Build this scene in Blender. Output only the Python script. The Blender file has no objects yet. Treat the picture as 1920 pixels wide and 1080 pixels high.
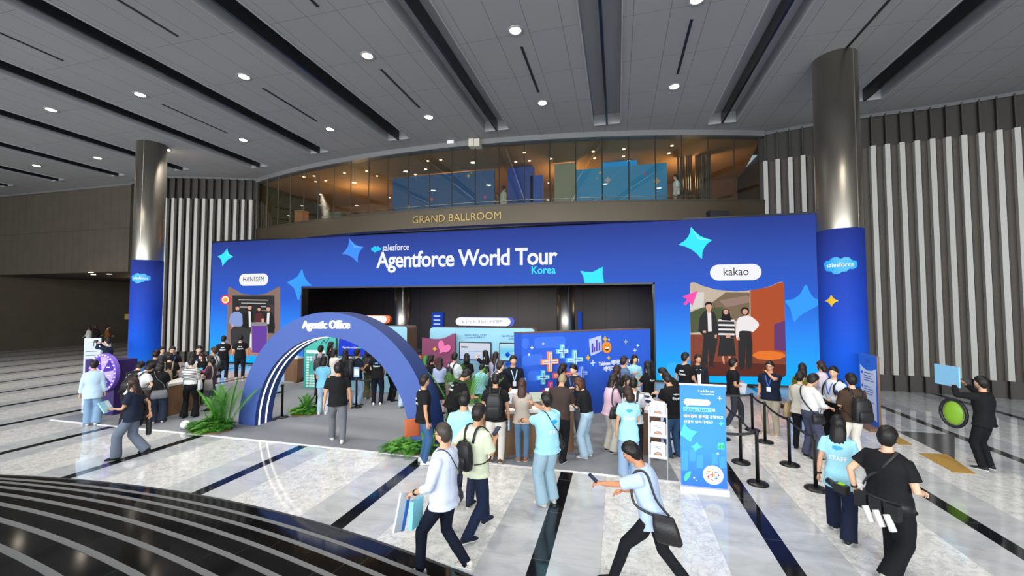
import bpy, math, random
import numpy as np
from math import sin, cos, pi, radians as rad, atan2, sqrt, hypot
from mathutils import Vector as V, Matrix, noise
from mathutils.bvhtree import BVHTree

SC = bpy.context.scene
COL = SC.collection
random.seed(7)

# ------------------------------------------------------------------ camera, world, light, exposure
F_PX, YAW, PITCH, ROLL, EYE = 771.6, 0.25108, 0.041476, -0.0004, 3.1
_f = V((-sin(YAW)*cos(PITCH), cos(YAW)*cos(PITCH), sin(PITCH)))
_r0 = V((cos(YAW), sin(YAW), 0)); _u0 = _r0.cross(_f)
C_R = cos(ROLL)*_r0 + sin(ROLL)*_u0
C_U = -sin(ROLL)*_r0 + cos(ROLL)*_u0
C_P = V((0, 0, EYE))
cd = bpy.data.cameras.new('camera'); cam = bpy.data.objects.new('camera', cd); COL.objects.link(cam)
cam.matrix_world = Matrix(((C_R.x, C_U.x, -_f.x, 0), (C_R.y, C_U.y, -_f.y, 0), (C_R.z, C_U.z, -_f.z, EYE), (0, 0, 0, 1)))
cd.sensor_fit = 'HORIZONTAL'; cd.sensor_width = 36.0; cd.lens = 36.0*F_PX/1920; cd.clip_end = 200; cd.clip_start = 0.05
SC.camera = cam
SC.view_settings.view_transform = 'Standard'; SC.view_settings.look = 'None'
SC.view_settings.exposure = 0.0; SC.view_settings.gamma = 1.0; SC.view_settings.use_curve_mapping = False

wd = bpy.data.worlds.new('daylight'); SC.world = wd; wd.use_nodes = True
wd.node_tree.nodes['Background'].inputs[0].default_value = (0.72, 0.86, 1, 1)
wd.node_tree.nodes['Background'].inputs[1].default_value = 0.6

def lamp(name, typ, loc, power, color=(1, 1, 1), look=None, **kw):
    d = bpy.data.lights.new(name, typ); d.energy = power; d.color = color
    for k, v in kw.items(): setattr(d, k, v)
    o = bpy.data.objects.new(name, d); COL.objects.link(o); o.location = loc
    if look is not None:
        o.rotation_euler = (V(look)-V(loc)).to_track_quat('-Z', 'Y').to_euler()
    return o

ROOM_BACK = -13.0
# daylight through the glass front of the lobby, behind the photographer
lamp('daylight_front', 'AREA', (-7, ROOM_BACK-1.5, 6.6), 15000, (0.93, 0.97, 1.0), look=(-7, 4, 1.0), shape='RECTANGLE', size=52, size_y=8)
# warm light inside the upper foyer
for lx in (-14.5, -8.5, -2.5, 3.2):
    lamp('upper_foyer_light', 'POINT', (lx, 20.8, 8.9), 120, (1, .62, .3), shadow_soft_size=.35)
# the dim foyer under it
for lx in (-13, -6.5, 0):
    lamp('lower_foyer_light', 'POINT', (lx, 22.6, 3.9), 22, (1, .8, .6), shadow_soft_size=.2)
lamp('side_hall_light', 'POINT', (-33, 22, 4.2), 60, (1, .72, .45), shadow_soft_size=.3)

# ------------------------------------------------------------------ pixel <-> place (1920 x 1080)
def ray(x, y):
    return _f + C_R*((x-960)/F_PX) - C_U*((y-540)/F_PX)
def ground(x, y, z=0.0):
    d = ray(x, y); t = (z-EYE)/d.z
    return V((d.x*t, d.y*t, z))
def on_y(x, y, Y):
    d = ray(x, y); t = Y/d.y
    return V((d.x*t, Y, EYE+d.z*t))
class Plane:
    """a vertical plane through ground points A and B; n points to the viewer's side"""
    def __init__(s, A, B):
        s.o = V((A[0], A[1], 0)); d = V((B[0]-A[0], B[1]-A[1], 0)); s.len = d.length; s.u = d.normalized()
        s.n = V((s.u.y, -s.u.x, 0))
    def px(s, x, y):
        d = ray(x, y); t = (s.o-C_P).dot(s.n)/d.dot(s.n); p = C_P+d*t
        return ((p-s.o).dot(s.u), p.z)
    def at(s, u, z, off=0.0):
        return s.o+s.u*u+V((0, 0, z))+s.n*off

# ------------------------------------------------------------------ materials
def lin(c):
    if isinstance(c, str):
        c = [int(c[i:i+2], 16)/255 for i in (0, 2, 4)]
    return tuple(x/12.92 if x <= .04045 else ((x+.055)/1.055)**2.4 for x in c)
MATS = {}
def mat(name, col, rough=.6, metal=0., emit=0., spec=.5, bump=0., bscale=40., vary=0., **kw):
    """col: hex (as seen) ; plain principled with optional noise bump / tone variation"""
    key = name
    if key in MATS: return MATS[key]
    m = bpy.data.materials.new(name); m.use_nodes = True; nt = m.node_tree; b = nt.nodes['Principled BSDF']
    c = lin(col)
    b.inputs['Base Color'].default_value = (*c, 1); b.inputs['Roughness'].default_value = rough
    b.inputs['Metallic'].default_value = metal; b.inputs['Specular IOR Level'].default_value = spec
    if emit:
        b.inputs['Emission Color'].default_value = (*c, 1); b.inputs['Emission Strength'].default_value = emit
        if not kw.get('lit'): b.inputs['Base Color'].default_value = (.01, .01, .01, 1)
    if kw.get('alpha'): b.inputs['Alpha'].default_value = kw['alpha']
    if bump or vary:
        tc = nt.nodes.new('ShaderNodeTexCoord'); nz = nt.nodes.new('ShaderNodeTexNoise')
        nz.inputs['Scale'].default_value = bscale; nz.inputs['Detail'].default_value = 4
        nt.links.new(tc.outputs['Object'], nz.inputs['Vector'])
        if bump:
            bp = nt.nodes.new('ShaderNodeBump'); bp.inputs['Strength'].default_value = bump; bp.inputs['Distance'].default_value = .01
            nt.links.new(nz.outputs['Fac'], bp.inputs['Height']); nt.links.new(bp.outputs['Normal'], b.inputs['Normal'])
        if vary:
            mx = nt.nodes.new('ShaderNodeMix'); mx.data_type = 'RGBA'
            mx.inputs['A'].default_value = (*[x*(1-vary) for x in c], 1); mx.inputs['B'].default_value = (*[min(1, x*(1+vary)) for x in c], 1)
            nt.links.new(nz.outputs['Fac'], mx.inputs['Factor']); nt.links.new(mx.outputs['Result'], b.inputs['Base Color'])
    MATS[key] = m
    return m
def cloth(col, rough=.85): return mat('cloth_'+col, col, rough, spec=.2, bump=.25, bscale=55, vary=.10)
def paint(col, rough=.5): return mat('paint_'+col, col, rough)
def glow(col, e=1.0): return mat('lit_%s_%.2f' % (col, e), col, .6, emit=e, spec=.06)

class NT:
    def __init__(s, name):
        s.m = bpy.data.materials.new(name); s.m.use_nodes = True; s.t = s.m.node_tree; s.b = s.t.nodes['Principled BSDF']
        MATS[name] = s.m
    def n(s, typ, _set=None, **inp):
        x = s.t.nodes.new('ShaderNode'+typ)
        for k, v in (_set or {}).items(): setattr(x, k, v)
        for k, v in inp.items():
            k = k.replace('_', ' ') if k not in x.inputs else k
            key = int(k[1:]) if k[0] == 'i' and k[1:].isdigit() else k
            if hasattr(v, 'is_output'): s.t.links.new(v, x.inputs[key])
            else: x.inputs[key].default_value = v
        return x
    def math(s, op, a, b=0., c=0.):
        return s.n('Math', {'operation': op}, i0=a, i1=b, i2=c).outputs[0]
    def mix(s, f, a, b):
        a = (*a, 1) if isinstance(a, tuple) and len(a) == 3 else a; b = (*b, 1) if isinstance(b, tuple) and len(b) == 3 else b
        x = s.t.nodes.new('ShaderNodeMix'); x.data_type = 'RGBA'
        for k, v in (('Factor', f), ('A', a), ('B', b)):
            if hasattr(v, 'is_output'): s.t.links.new(v, x.inputs[k])
            else: x.inputs[k].default_value = v
        return x.outputs['Result']
    def ramp(s, f, stops):
        x = s.n('ValToRGB', Fac=f); e = x.color_ramp.elements
        while len(e) < len(stops): e.new(.5)
        for el, (p, c) in zip(e, stops):
            el.position = p; el.color = (*c, 1)
        return x.outputs['Color']
    def to(s, **kw):
        for k, v in kw.items():
            k = k.replace('_', ' ')
            if hasattr(v, 'is_output'): s.t.links.new(v, s.b.inputs[k])
            else: s.b.inputs[k].default_value = v
        return s.m
    def xyz(s, kind='Object'):
        tc = s.n('TexCoord'); sp = s.n('SeparateXYZ', Vector=tc.outputs[kind])
        return tc.outputs[kind], sp.outputs[0], sp.outputs[1], sp.outputs[2]

# ------------------------------------------------------------------ objects
def tag(o, label=None, cat=None, group=None, kind=None):
    if label: o['label'] = label
    if cat: o['category'] = cat
    if group: o['group'] = group
    if kind: o['kind'] = kind
    return o
def empty(name, loc, rz=0., label=None, cat=None, group=None):
    o = bpy.data.objects.new(name, None); COL.objects.link(o); o.location = loc; o.rotation_euler = (0, 0, rz)
    o.empty_display_size = .1
    return tag(o, label, cat, group)
def wmat(o):
    m = Matrix.LocRotScale(o.location, o.rotation_euler.to_quaternion(), None)
    return wmat(o.parent) @ m if o.parent else m
class MB:
    def __init__(s): s.v = []; s.f = []; s.m = []
    def add(s, vs, fs, m=0):
        b = len(s.v); s.v += [tuple(p) for p in vs]; s.f += [tuple(i+b for i in f) for f in fs]; s.m += [m]*len(fs); return s
    def box(s, c, size, rz=0., m=0, M=None):
        hx, hy, hz = [x/2 for x in size]; vs = []
        R = Matrix.Rotation(rz, 3, 'Z') if M is None else M
        for dx in (-hx, hx):
            for dy in (-hy, hy):
                for dz in (-hz, hz): vs.append(V(c)+R @ V((dx, dy, dz)))
        return s.add(vs, [(0, 1, 3, 2), (4, 6, 7, 5), (0, 4, 5, 1), (2, 3, 7, 6), (0, 2, 6, 4), (1, 5, 7, 3)], m)
    def box2(s, a, b, m=0):
        return s.box([(x+y)/2 for x, y in zip(a, b)], [abs(y-x) for x, y in zip(a, b)], 0, m)
    def loft(s, cs, rs, fs, rx, ry, n=12, m=0, cap=True, sq=1.0):
        """rings around centres cs; rs / fs: the ring's two axes; rx / ry radii"""
        vs = []; k = len(cs)
        for c, r, f, a, b in zip(cs, rs, fs, rx, ry):
            for j in range(n):
                t = 2*pi*j/n; x, y = cos(t), sin(t)
                if sq != 1: x = math.copysign(abs(x)**sq, x); y = math.copysign(abs(y)**sq, y)
                vs.append(V(c)+V(r)*(a*x)+V(f)*(b*y))
        fc = [(i*n+j, i*n+(j+1) % n, (i+1)*n+(j+1) % n, (i+1)*n+j) for i in range(k-1) for j in range(n)]
        if cap: fc += [tuple(range(n-1, -1, -1)), tuple((k-1)*n+j for j in range(n))]
        return s.add(vs, fc, m)
    def tube(s, pts, r, n=8, m=0, flat=1.0, hint=None, cap=True, sq=1.0):
        pts = [V(p) for p in pts]; k = len(pts); r = [r]*k if not isinstance(r, (list, tuple)) else r
        ts = [(pts[min(i+1, k-1)]-pts[max(i-1, 0)]).normalized() for i in range(k)]
        h = V(hint) if hint is not None else (V((1, 0, 0)) if abs(ts[0].x) < .8 else V((0, 1, 0)))
        rs, fs = [], []; a = (h-ts[0]*h.dot(ts[0])).normalized()
        for t in ts:
            a = (a-t*a.dot(t)).normalized(); rs.append(a.copy()); fs.append(t.cross(a))
        return s.loft(pts, rs, fs, r, [x*flat for x in r], n, m, cap, sq)
    def lathe(s, c, prof, n=20, m=0):
        k = len(prof); return s.loft([V(c)+V((0, 0, z)) for _, z in prof], [V((1, 0, 0))]*k, [V((0, 1, 0))]*k, [r for r, _ in prof], [r for r, _ in prof], n, m)
    def ball(s, c, r, n=12, k=8, m=0, M=None):
        r = r if isinstance(r, (tuple, list)) else (r, r, r); R = M or Matrix.Identity(3)
        vs = []; fc = []
        for i in range(k+1):
            a = pi*i/k
            for j in range(n):
                t = 2*pi*j/n; vs.append(V(c)+R @ V((r[0]*sin(a)*cos(t), r[1]*sin(a)*sin(t), -r[2]*cos(a))))
        for i in range(k):
            for j in range(n): fc.append((i*n+j, i*n+(j+1) % n, (i+1)*n+(j+1) % n, (i+1)*n+j))
        return s.add(vs, fc, m)
    def slab(s, front, back, m=0):
        """two matching outlines -> a closed plate (front first)"""
        n = len(front)
        return s.add(list(front)+list(back), [tuple(range(n)), tuple(range(2*n-1, n-1, -1))]+[(i, n+i, n+(i+1) % n, (i+1) % n) for i in range(n)], m)
    def plate(s, P, pts, off=.01, th=.01, m=0):
        """outline pts (u, z) on plane P, front face at off, thickness th"""
        a = sum(pts[i][0]*pts[(i+1) % len(pts)][1]-pts[(i+1) % len(pts)][0]*pts[i][1] for i in range(len(pts)))
        if a < 0: pts = pts[::-1]
        return s.slab([P.at(u, z, off) for u, z in pts], [P.at(u, z, off-th) for u, z in pts], m)
    def build(s, name, mats, parent=None, smooth=False, local=False):
        me = bpy.data.meshes.new(name)
        vs = s.v
        if parent is not None and not local:
            Mi = wmat(parent).inverted(); vs = [tuple(Mi @ V(p)) for p in vs]
        me.from_pydata(vs, [], s.f)
        mats = mats if isinstance(mats, (list, tuple)) else [mats]
        for x in mats: me.materials.append(x)
        if len(mats) > 1: me.polygons.foreach_set('material_index', s.m)
        if smooth: me.polygons.foreach_set('use_smooth', [True]*len(s.f))
        me.update()
        o = bpy.data.objects.new(name, me); COL.objects.link(o)
        if parent is not None: o.parent = parent
        return o
def struct(name, mb, mats, smooth=False, parent=None):
    o = mb.build(name, mats, parent, smooth); o['kind'] = 'structure'; return o
def copy_tree(o, parent=None):
    c = o.copy(); COL.objects.link(c)
    if parent is not None: c.parent = parent
    for ch in [x for x in KIDS.get(o.name, [])]: KIDS.setdefault(c.name, []).append(copy_tree(ch, c))
    return c
KIDS = {}

def arc_pts(c, r, a0, a1, n):
    return [(c[0]+r*cos(rad(a0+(a1-a0)*i/n)), c[1]+r*sin(rad(a0+(a1-a0)*i/n))) for i in range(n+1)]
def rrect(u0, z0, u1, z1, r, n=5):
    r = min(r, (u1-u0)/2-1e-4, (z1-z0)/2-1e-4)
    return (arc_pts((u1-r, z1-r), r, 0, 90, n)+arc_pts((u0+r, z1-r), r, 90, 180, n)+arc_pts((u0+r, z0+r), r, 180, 270, n)+arc_pts((u1-r, z0+r), r, 270, 360, n))
def star4(c, R, k=.36, rot=0., n=5, sx=1., sz=1.):
    """soft four-pointed star outline"""
    out = []
    for q in range(4):
        a = rad(rot+90*q); b = rad(rot+90*q+90)
        p0 = V((cos(a), sin(a)))*R; p2 = V((cos(b), sin(b)))*R; m = (p0+p2)/2*k*1.0
        for i in range(n):
            t = (i+.5)/n*.92+.04; p = p0*(1-t)**2+m*2*t*(1-t)*.9+p2*t*t
            out.append((c[0]+p.x*sx, c[1]+p.y*sz))
    return out
CLOUD = [(-.95, -.05), (-1, .2), (-.82, .42), (-.6, .45), (-.42, .62), (-.15, .66), (.05, .52), (.25, .62), (.52, .58), (.68, .38), (.92, .32), (1.0, .08), (.92, -.18), (.68, -.3), (.5, -.28), (.35, -.45), (.1, -.48), (-.08, -.62), (-.36, -.62), (-.52, -.42), (-.78, -.38), (-.92, -.22)]
def cloud(c, w, h=None):
    h = h or w; return [(c[0]+x*w/2, c[1]+y*h/2) for x, y in smooth_loop(CLOUD, 3)]
def smooth_loop(p, n=3):
    out = []; k = len(p)
    for i in range(k):
        a, b, c, d = [V(p[(i+j-1) % k]) for j in range(4)]
        for q in range(n):
            t = q/n; out.append(tuple(.5*((2*b)+(c-a)*t+(2*a-5*b+4*c-d)*t*t+(3*b-a-3*c+d)*t**3)))
    return out
TXT = {}
def text_mesh(body, bold=0., italic=0., spacing=1.):
    """flat letters in x/y, size 1, as (vertices, faces, width)"""
    k = (body, bold, italic, spacing)
    if k not in TXT:
        cu = bpy.data.curves.new('lettering', 'FONT'); cu.body = body; cu.offset = bold; cu.resolution_u = 3; cu.shear = italic; cu.space_character = spacing
        o = bpy.data.objects.new('lettering', cu); COL.objects.link(o)
        dg = bpy.context.evaluated_depsgraph_get(); me = bpy.data.meshes.new_from_object(o.evaluated_get(dg))
        vs = [v.co.copy() for v in me.vertices]; fs = [tuple(p.vertices) for p in me.polygons]
        bpy.data.objects.remove(o); bpy.data.curves.remove(cu); bpy.data.meshes.remove(me)
        x0 = min(v.x for v in vs); x1 = max(v.x for v in vs)
        TXT[k] = ([V((v.x-x0, v.y, 0)) for v in vs], fs, x1-x0)
    return TXT[k]
def letters(mb, P, body, a, b, off=.02, bold=0., m=0, stretch=1., th=0., italic=0., spacing=1.):
    """letters from (u,z) a to the (u,z) b along the baseline on plane P"""
    vs, fs, w = text_mesh(body, bold, italic, spacing); k = (b[0]-a[0])/w; sl = (b[1]-a[1])/(b[0]-a[0])
    f = lambda v, o: P.at(a[0]+v.x*k, a[1]+v.y*k*stretch+sl*v.x*k, o)
    mb.add([f(v, off) for v in vs], fs, m)
    if th:
        ed = {}
        for q in fs:
            for i in range(len(q)):
                e = (q[i], q[(i+1) % len(q)]); ed[e] = 1
        bd = [e for e in ed if (e[1], e[0]) not in ed]
        n0 = len(mb.v); mb.v += [tuple(f(v, off)) for v in vs]+[tuple(f(v, off-th)) for v in vs]
        for i, j in bd: mb.f.append((n0+j, n0+i, n0+len(vs)+i, n0+len(vs)+j)); mb.m.append(m)
    return mb
# ------------------------------------------------------------------ setting: floor, stairs, ceiling, walls
ZC = 10.2
# polished floor: white marble, grey marble bands and black lines, 2.9 m apart
t = NT('floor_marble'); vec, X, Y, Z = t.xyz()
dx = t.math('ABSOLUTE', t.math('MULTIPLY', t.math('SUBTRACT', t.math('FRACT', t.math('ADD', t.math('DIVIDE', t.math('ADD', X, .945), 2.9), 20.5)), .5), 2.9))
isblack = t.math('LESS_THAN', dx, .113); isgrey = t.math('LESS_THAN', dx, .715)
w1 = t.n('TexNoise', Vector=vec, Scale=3.6, Detail=10.0, Roughness=.72, Distortion=1.1).outputs['Fac']
vein = t.math('ABSOLUTE', t.math('SUBTRACT', w1, .52))
w4 = t.n('TexNoise', Vector=vec, Scale=7.5, Detail=8.0, Roughness=.7, Distortion=.5).outputs['Fac']
mp = t.n('Mapping', Vector=vec, Rotation=(0, 0, .5), Scale=(1, 2.2, 1)).outputs[0]
w2 = t.n('TexNoise', Vector=mp, Scale=1.1, Detail=8.0, Roughness=.65, Distortion=.9).outputs['Fac']
w3 = t.n('TexNoise', Vector=vec, Scale=.55, Detail=2.0).outputs['Fac']
fleck = t.ramp(w4, [(.30, lin('a5a7a9')), (.42, lin('d4d5d4')), (.6, lin('e6e6e4'))])
white = t.mix(t.ramp(vein, [(0.0, (.75, .75, .75)), (.006, (.35, .35, .35)), (.03, (0, 0, 0))]), fleck, lin('8d9092'))
white = t.mix(t.math('MULTIPLY', w3, .2), white, lin('cfd0d0'))
grey = t.ramp(w2, [(.28, lin('a3a7ab')), (.5, lin('bcbfc3')), (.64, lin('c6c8cb')), (.75, lin('d4d5d8'))])
col = t.mix(isgrey, white, grey)
black = t.mix(w2, lin('0c0d0f'), lin('1b1d21'))
seamy = t.math('ABSOLUTE', t.math('SUBTRACT', t.math('FRACT', t.math('ADD', t.math('DIVIDE', Y, 1.18), 40.2)), .5))
seam = t.math('LESS_THAN', seamy, .0035)
edge = t.math('LESS_THAN', t.math('ABSOLUTE', t.math('SUBTRACT', dx, .715)), .004)
col = t.mix(isblack, col, black)
col = t.mix(t.math('MULTIPLY', t.math('MAXIMUM', seam, edge), .35), col, lin('8a8a8a'))
t.to(Base_Color=col, Roughness=.07, Specular_IOR_Level=.5)
struct('floor', MB().box2((-40, ROOM_BACK, -.2), (26, 34, 0)), t.m)

# dark granite and yellow tactile inserts at the side of the lobby
m = MB(); a = [ground(*q) for q in ((1681, 808), (1790, 815), (1790, 862))]
m.slab([p+V((0, 0, .004)) for p in a][::-1], [p-V((0, 0, .05)) for p in a][::-1]); struct('floor_granite_inlay', m, mat('granite_dark', '4a4b4e', .12))
tan = mat('tactile_tan', 'b08a3c', .5)
for k, qs in enumerate((((1646, 811), (1672, 811), (1710, 834), (1686, 834)), ((1722, 850), (1775, 852), (1830, 889), (1788, 886)))):
    a = [ground(*q) for q in qs]; m = MB(); m.slab([p+V((0, 0, .008)) for p in a][::-1], [p-V((0, 0, .05)) for p in a][::-1])
    struct('floor_tactile_strip', m, tan)

# exhibition carpet with a white edge tape
cp = NT('carpet_grey'); vec, X, Y, Z = cp.xyz(); nz = cp.n('TexNoise', Vector=vec, Scale=160., Detail=3.).outputs['Fac']
n2 = cp.n('TexNoise', Vector=vec, Scale=.8, Detail=3.).outputs['Fac']
bmp = cp.n('Bump', Strength=.35, Distance=.006, Height=nz).outputs[0]
cp.to(Base_Color=cp.mix(n2, lin('7b7e85'), lin('8d9097')), Roughness=.95, Specular_IOR_Level=.1, Normal=bmp)
m = MB(); cpt = [(-14.9, 7.85), (1.02, 7.85), (.72, 11.6), (.72, 13.9), (-14.9, 13.9)]
m.slab([V((x, y, .008)) for x, y in cpt], [V((x, y, -.02)) for x, y in cpt])
carpet = struct('floor_carpet', m, cp.m)
m = MB().box2((-14.9, 7.79, -.01), (1.03, 7.85, .01)); struct('trim_carpet_tape', m, paint('e8e9ea'))

# black granite stairs curving up to the photographer
SCX, SCY = -7.47, -15.84
gr = NT('granite_black'); vec, X, Y, Z = gr.xyz('Object')
sp = gr.n('TexNoise', Vector=vec, Scale=220., Detail=2.).outputs['Fac']
jx = gr.math('ABSOLUTE', gr.math('SUBTRACT', gr.math('FRACT', gr.math('ADD', gr.math('DIVIDE', gr.math('ADD', X, gr.math('MULTIPLY', Y, -.15)), 1.05), 60.)), .5))
jn = gr.math('LESS_THAN', jx, .0045)
base = gr.mix(sp, lin('060607'), lin('141415'))
gr.to(Base_Color=gr.mix(jn, base, lin('3a3a3b')), Roughness=.09, Specular_IOR_Level=.5)
nose = mat('nosing_grey', '77787a', .55, bump=.3, bscale=150)
stairs = empty('stairs', (SCX, SCY, 0)); stairs['kind'] = 'structure'
def ring(mb, r1, r0, z1, z0, a0=45, a1=152, n=90):
    for i in range(n):
        q = [rad(a0+(a1-a0)*(i+j)/n) for j in (0, 1)]
        P = lambda r, k, z: (SCX+r*cos(q[k]), SCY+r*sin(q[k]), z)
        b = len(mb.v); mb.v += [P(r1, 0, z1), P(r1, 1, z1), P(r0, 1, z1), P(r0, 0, z1), P(r1, 0, z0), P(r1, 1, z0), P(r0, 1, z0), P(r0, 0, z0)]
        for f in ((0, 1, 2, 3), (0, 4, 5, 1), (3, 2, 6, 7)): mb.f.append(tuple(b+k for k in f)); mb.m.append(0)
for i in range(11):
    r1 = 21.23 if i == 0 else 20.82-.393*(i-1); r0 = 20.82-.393*i if i < 10 else 1.0
    z = .004 if i == 0 else .14*i
    m = MB(); ring(m, r1, r0-.02, z, -.05); st = struct('stair_step', m, gr.m, parent=stairs)
    m = MB(); ring(m, r1+.004, r1-(.035 if i == 0 else .055), z+.003, z-.012); struct('stair_nosing', m, nose if i else mat('nosing_dark', '3c3d3e', .4), parent=st)

# ceiling: flat white panels with long recessed slots, dark blades hanging in them
ct = NT('ceiling_panels'); vec, X, Y, Z = ct.xyz()
jx = ct.math('ABSOLUTE', ct.math('SUBTRACT', ct.math('FRACT', ct.math('ADD', ct.math('DIVIDE', ct.math('ADD', X, .35+.5), .8667), 40.)), .5))
jy = ct.math('ABSOLUTE', ct.math('SUBTRACT', ct.math('FRACT', ct.math('ADD', ct.math('DIVIDE', Y, 1.95), 20.25)), .5))
jl = ct.math('MAXIMUM', ct.math('LESS_THAN', jx, .009), ct.math('LESS_THAN', jy, .003))
n2 = ct.n('TexNoise', Vector=vec, Scale=.35, Detail=2.).outputs['Fac']
ct.to(Base_Color=ct.mix(ct.math('MULTIPLY', jl, .7), ct.mix(n2, lin('989898'), lin('a3a3a3')), lin('55565a')), Roughness=.75, Specular_IOR_Level=.2)
slotc = mat('slot_white', 'a9abad', .6); dark = mat('slot_blade_dark', '17171a', .25)
SX = [-.33+4.335*k for k in range(-8, 6)]
SEND = {-8: 16.0, -7: 16.0, -6: 16.2, -5: 16.35, -4: 16.95, -3: 16.05, -2: 15.6, -1: 15.75, 0: 16.3, 1: 17.3, 2: 16.6, 3: 14.5, 4: 13.5, 5: 12.5}
xs = [-40]
ceil = MB(); HW = .53
prev = -40.
for k, sx in zip(range(-8, 6), SX):
    ceil.box2((prev, ROOM_BACK, ZC), (sx-HW, 21.5, ZC+.5)); ye = SEND[k]
    ceil.box2((sx-HW, ye, ZC), (sx+HW, 21.5, ZC+.5)); ceil.box2((sx-HW, ROOM_BACK, ZC+.42), (sx+HW, ye, ZC+.5)); prev = sx+HW
ceil.box2((prev, ROOM_BACK, ZC), (26, 21.5, ZC+.5))
struct('ceiling', ceil, ct.m)
for k, sx in zip(range(-8, 6), SX):
    ye = SEND[k]
    m = MB().box2((sx-HW, ROOM_BACK, ZC-.03), (sx-HW+.03, ye, ZC+.4)).box2((sx+HW-.03, ROOM_BACK, ZC-.03), (sx+HW, ye, ZC+.4)).box2((sx-HW, ye-.03, ZC-.03), (sx+HW, ye, ZC+.4))
    m.box2((sx-HW+.03, ROOM_BACK, ZC+.39), (sx+HW-.03, ye-.03, ZC+.415))
    o = struct('ceiling_slot', m, slotc)
    m = MB().box2((sx-.035, ROOM_BACK, ZC-.06), (sx+.035, ye-.05, ZC+.36)); struct('slot_blade', m, dark, parent=o)
# downlights and black line diffusers in the panels between the slots
LX = [1.86+4.345*k for k in range(-7, 2)]
dl_ring = mat('downlight_ring', 'b9b9b6', .3, metal=.6); dl_glow = mat('downlight_glow', 'fff0d8', .4, emit=22.0)
HOW = {10.05: 'second row from the glass gallery', 14.0: 'row nearest the glass gallery', 6.1: 'row above the stairs'}
names = ['seventh', 'sixth', 'fifth', 'fourth', 'third', 'second', 'first', 'end']
def downlight(x, y, label, group):
    o = empty('downlight', (x, y, ZC), 0, label, 'ceiling light', group)
    MB().lathe((0, 0, 0), [(.20, .002), (.20, -.015), (.15, -.02), (.145, .002)], 24).build('trim_ring', dl_ring, o, True, True)
    MB().lathe((0, 0, 0), [(.14, .001), (.14, -.012)], 24).build('lamp_lens', dl_glow, o, False, True)
    lamp('downlight_beam', 'SPOT', (x, y, ZC-.06), 640, (1, .93, .82), look=(x, y, 0), spot_size=rad(95), spot_blend=.7, shadow_soft_size=.12)
ORD = ['first', 'second', 'third', 'fourth', 'fifth', 'sixth', 'seventh', 'eighth', 'ninth', 'tenth', 'eleventh', 'twelfth', 'thirteenth', 'fourteenth', 'fifteenth', 'sixteenth', 'seventeenth', 'eighteenth', 'nineteenth', 'twentieth']
def seen(x, y, z):
    d = V((x, y, z))-C_P; k = d.dot(_f)
    return k > .1 and 150 < 960+F_PX*d.dot(C_R)/k < 1770 and 0 < 540-F_PX*d.dot(C_U)/k < 1080
def count_from_left(pts, z=ZC):
    out, n = [], 0
    for p in pts:
        v = seen(p[0], p[1], z); out.append(ORD[n] if v else None); n += v
    return out
for y, row in ((6.1, 'over the stairs'), (10.05, 'in the row nearer the stairs'), (14.0, 'in the row nearer the gallery glass')):
    xs_ = [x for x in LX if not (y > 13 and 5 < x < 7.5) and not (y < 7 and not -12 < x < 3)]
    for x, n_ in zip(xs_, count_from_left([(x, y) for x in xs_])):
        downlight(x, y, 'round warm ceiling downlight, %s from the left %s' % (n_, row) if n_ else 'round warm ceiling downlight outside the photographed view %s' % row, 'ceiling downlights')
blk = mat('diffuser_black', '0b0b0c', .4)
for y0, y1, nm in ((4.6, 8.06, 'near the stairs'), (10.75, 13.25, 'between the downlight rows')):
    xs_ = [x for x in LX if x > -16.5]
    for x, n_ in zip(xs_, count_from_left([(x, y1) for x in xs_])):
        tag(MB().box2((x-.035, y0, ZC-.012), (x+.035, y1, ZC+.01)).build('air_diffuser', blk), 'thin black ceiling line diffuser, %s from the left %s' % (n_, nm) if n_ else 'thin black ceiling line diffuser outside the view %s' % nm, 'air vent', 'black line diffusers')
# two sensor boxes and a loudspeaker on the ceiling edge
for q, c, lb in ((((840, 260), (852, 270)), 'e6e6e4', 'small white sensor box under the ceiling edge above the gallery glass'), (((880, 264), (889, 275)), 'c9c3b2', 'cream box fixture, first of a pair at the top of the gallery glass'), (((890, 264), (900, 275)), 'c5bfae', 'cream box fixture, second of a pair at the top of the gallery glass')):
    a = on_y(q[0][0], q[0][1], 16.35); b = on_y(q[1][0], q[1][1], 16.35)
    o = tag(MB().box2((a.x, 16.25, min(a.z, b.z)), (b.x, 16.62, max(a.z, b.z)+.05)).build('ceiling_sensor', paint(c)), lb, 'sensor')

# gallery: curved glass front, bronze band, ceiling edge
GX, GR = -6.85, 39.8; GY = 16.55+GR
def gpt(deg, z, r=GR): return V((GX+r*sin(rad(deg)), GY-r*cos(rad(deg)), z))
A0, A1 = -18.65, 18.6
bronze = mat('bronze_band', '4d4334', .42, metal=.35, vary=.08, bscale=.6)
def curved(r0, r1, z0, z1, n=48, a0=A0, a1=A1):
    m = MB()
    for i in range(n):
        q = [a0+(a1-a0)*(i+j)/n for j in (0, 1)]
        m.add([gpt(q[0], z0, r0), gpt(q[1], z0, r0), gpt(q[1], z1, r0), gpt(q[0], z1, r0), gpt(q[0], z0, r1), gpt(q[1], z0, r1), gpt(q[1], z1, r1), gpt(q[0], z1, r1)],
              [(0, 1, 2, 3), (4, 7, 6, 5), (3, 2, 6, 7), (0, 4, 5, 1)]+([(0, 3, 7, 4)] if i == 0 else [])+([(1, 5, 6, 2)] if i == n-1 else []))
    return m
band = struct('wall_gallery', curved(GR+.02, GR-.5, 6.52, 7.33), bronze)
struct('trim_gallery', curved(GR+.10, GR-.3, 9.98, ZC+.02), mat('ceiling_edge', '707172', .5))
struct('trim_gallery_sill', curved(GR+.04, GR-.2, 7.30, 7.37), mat('sill_dark', '3a342b', .4))
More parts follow.
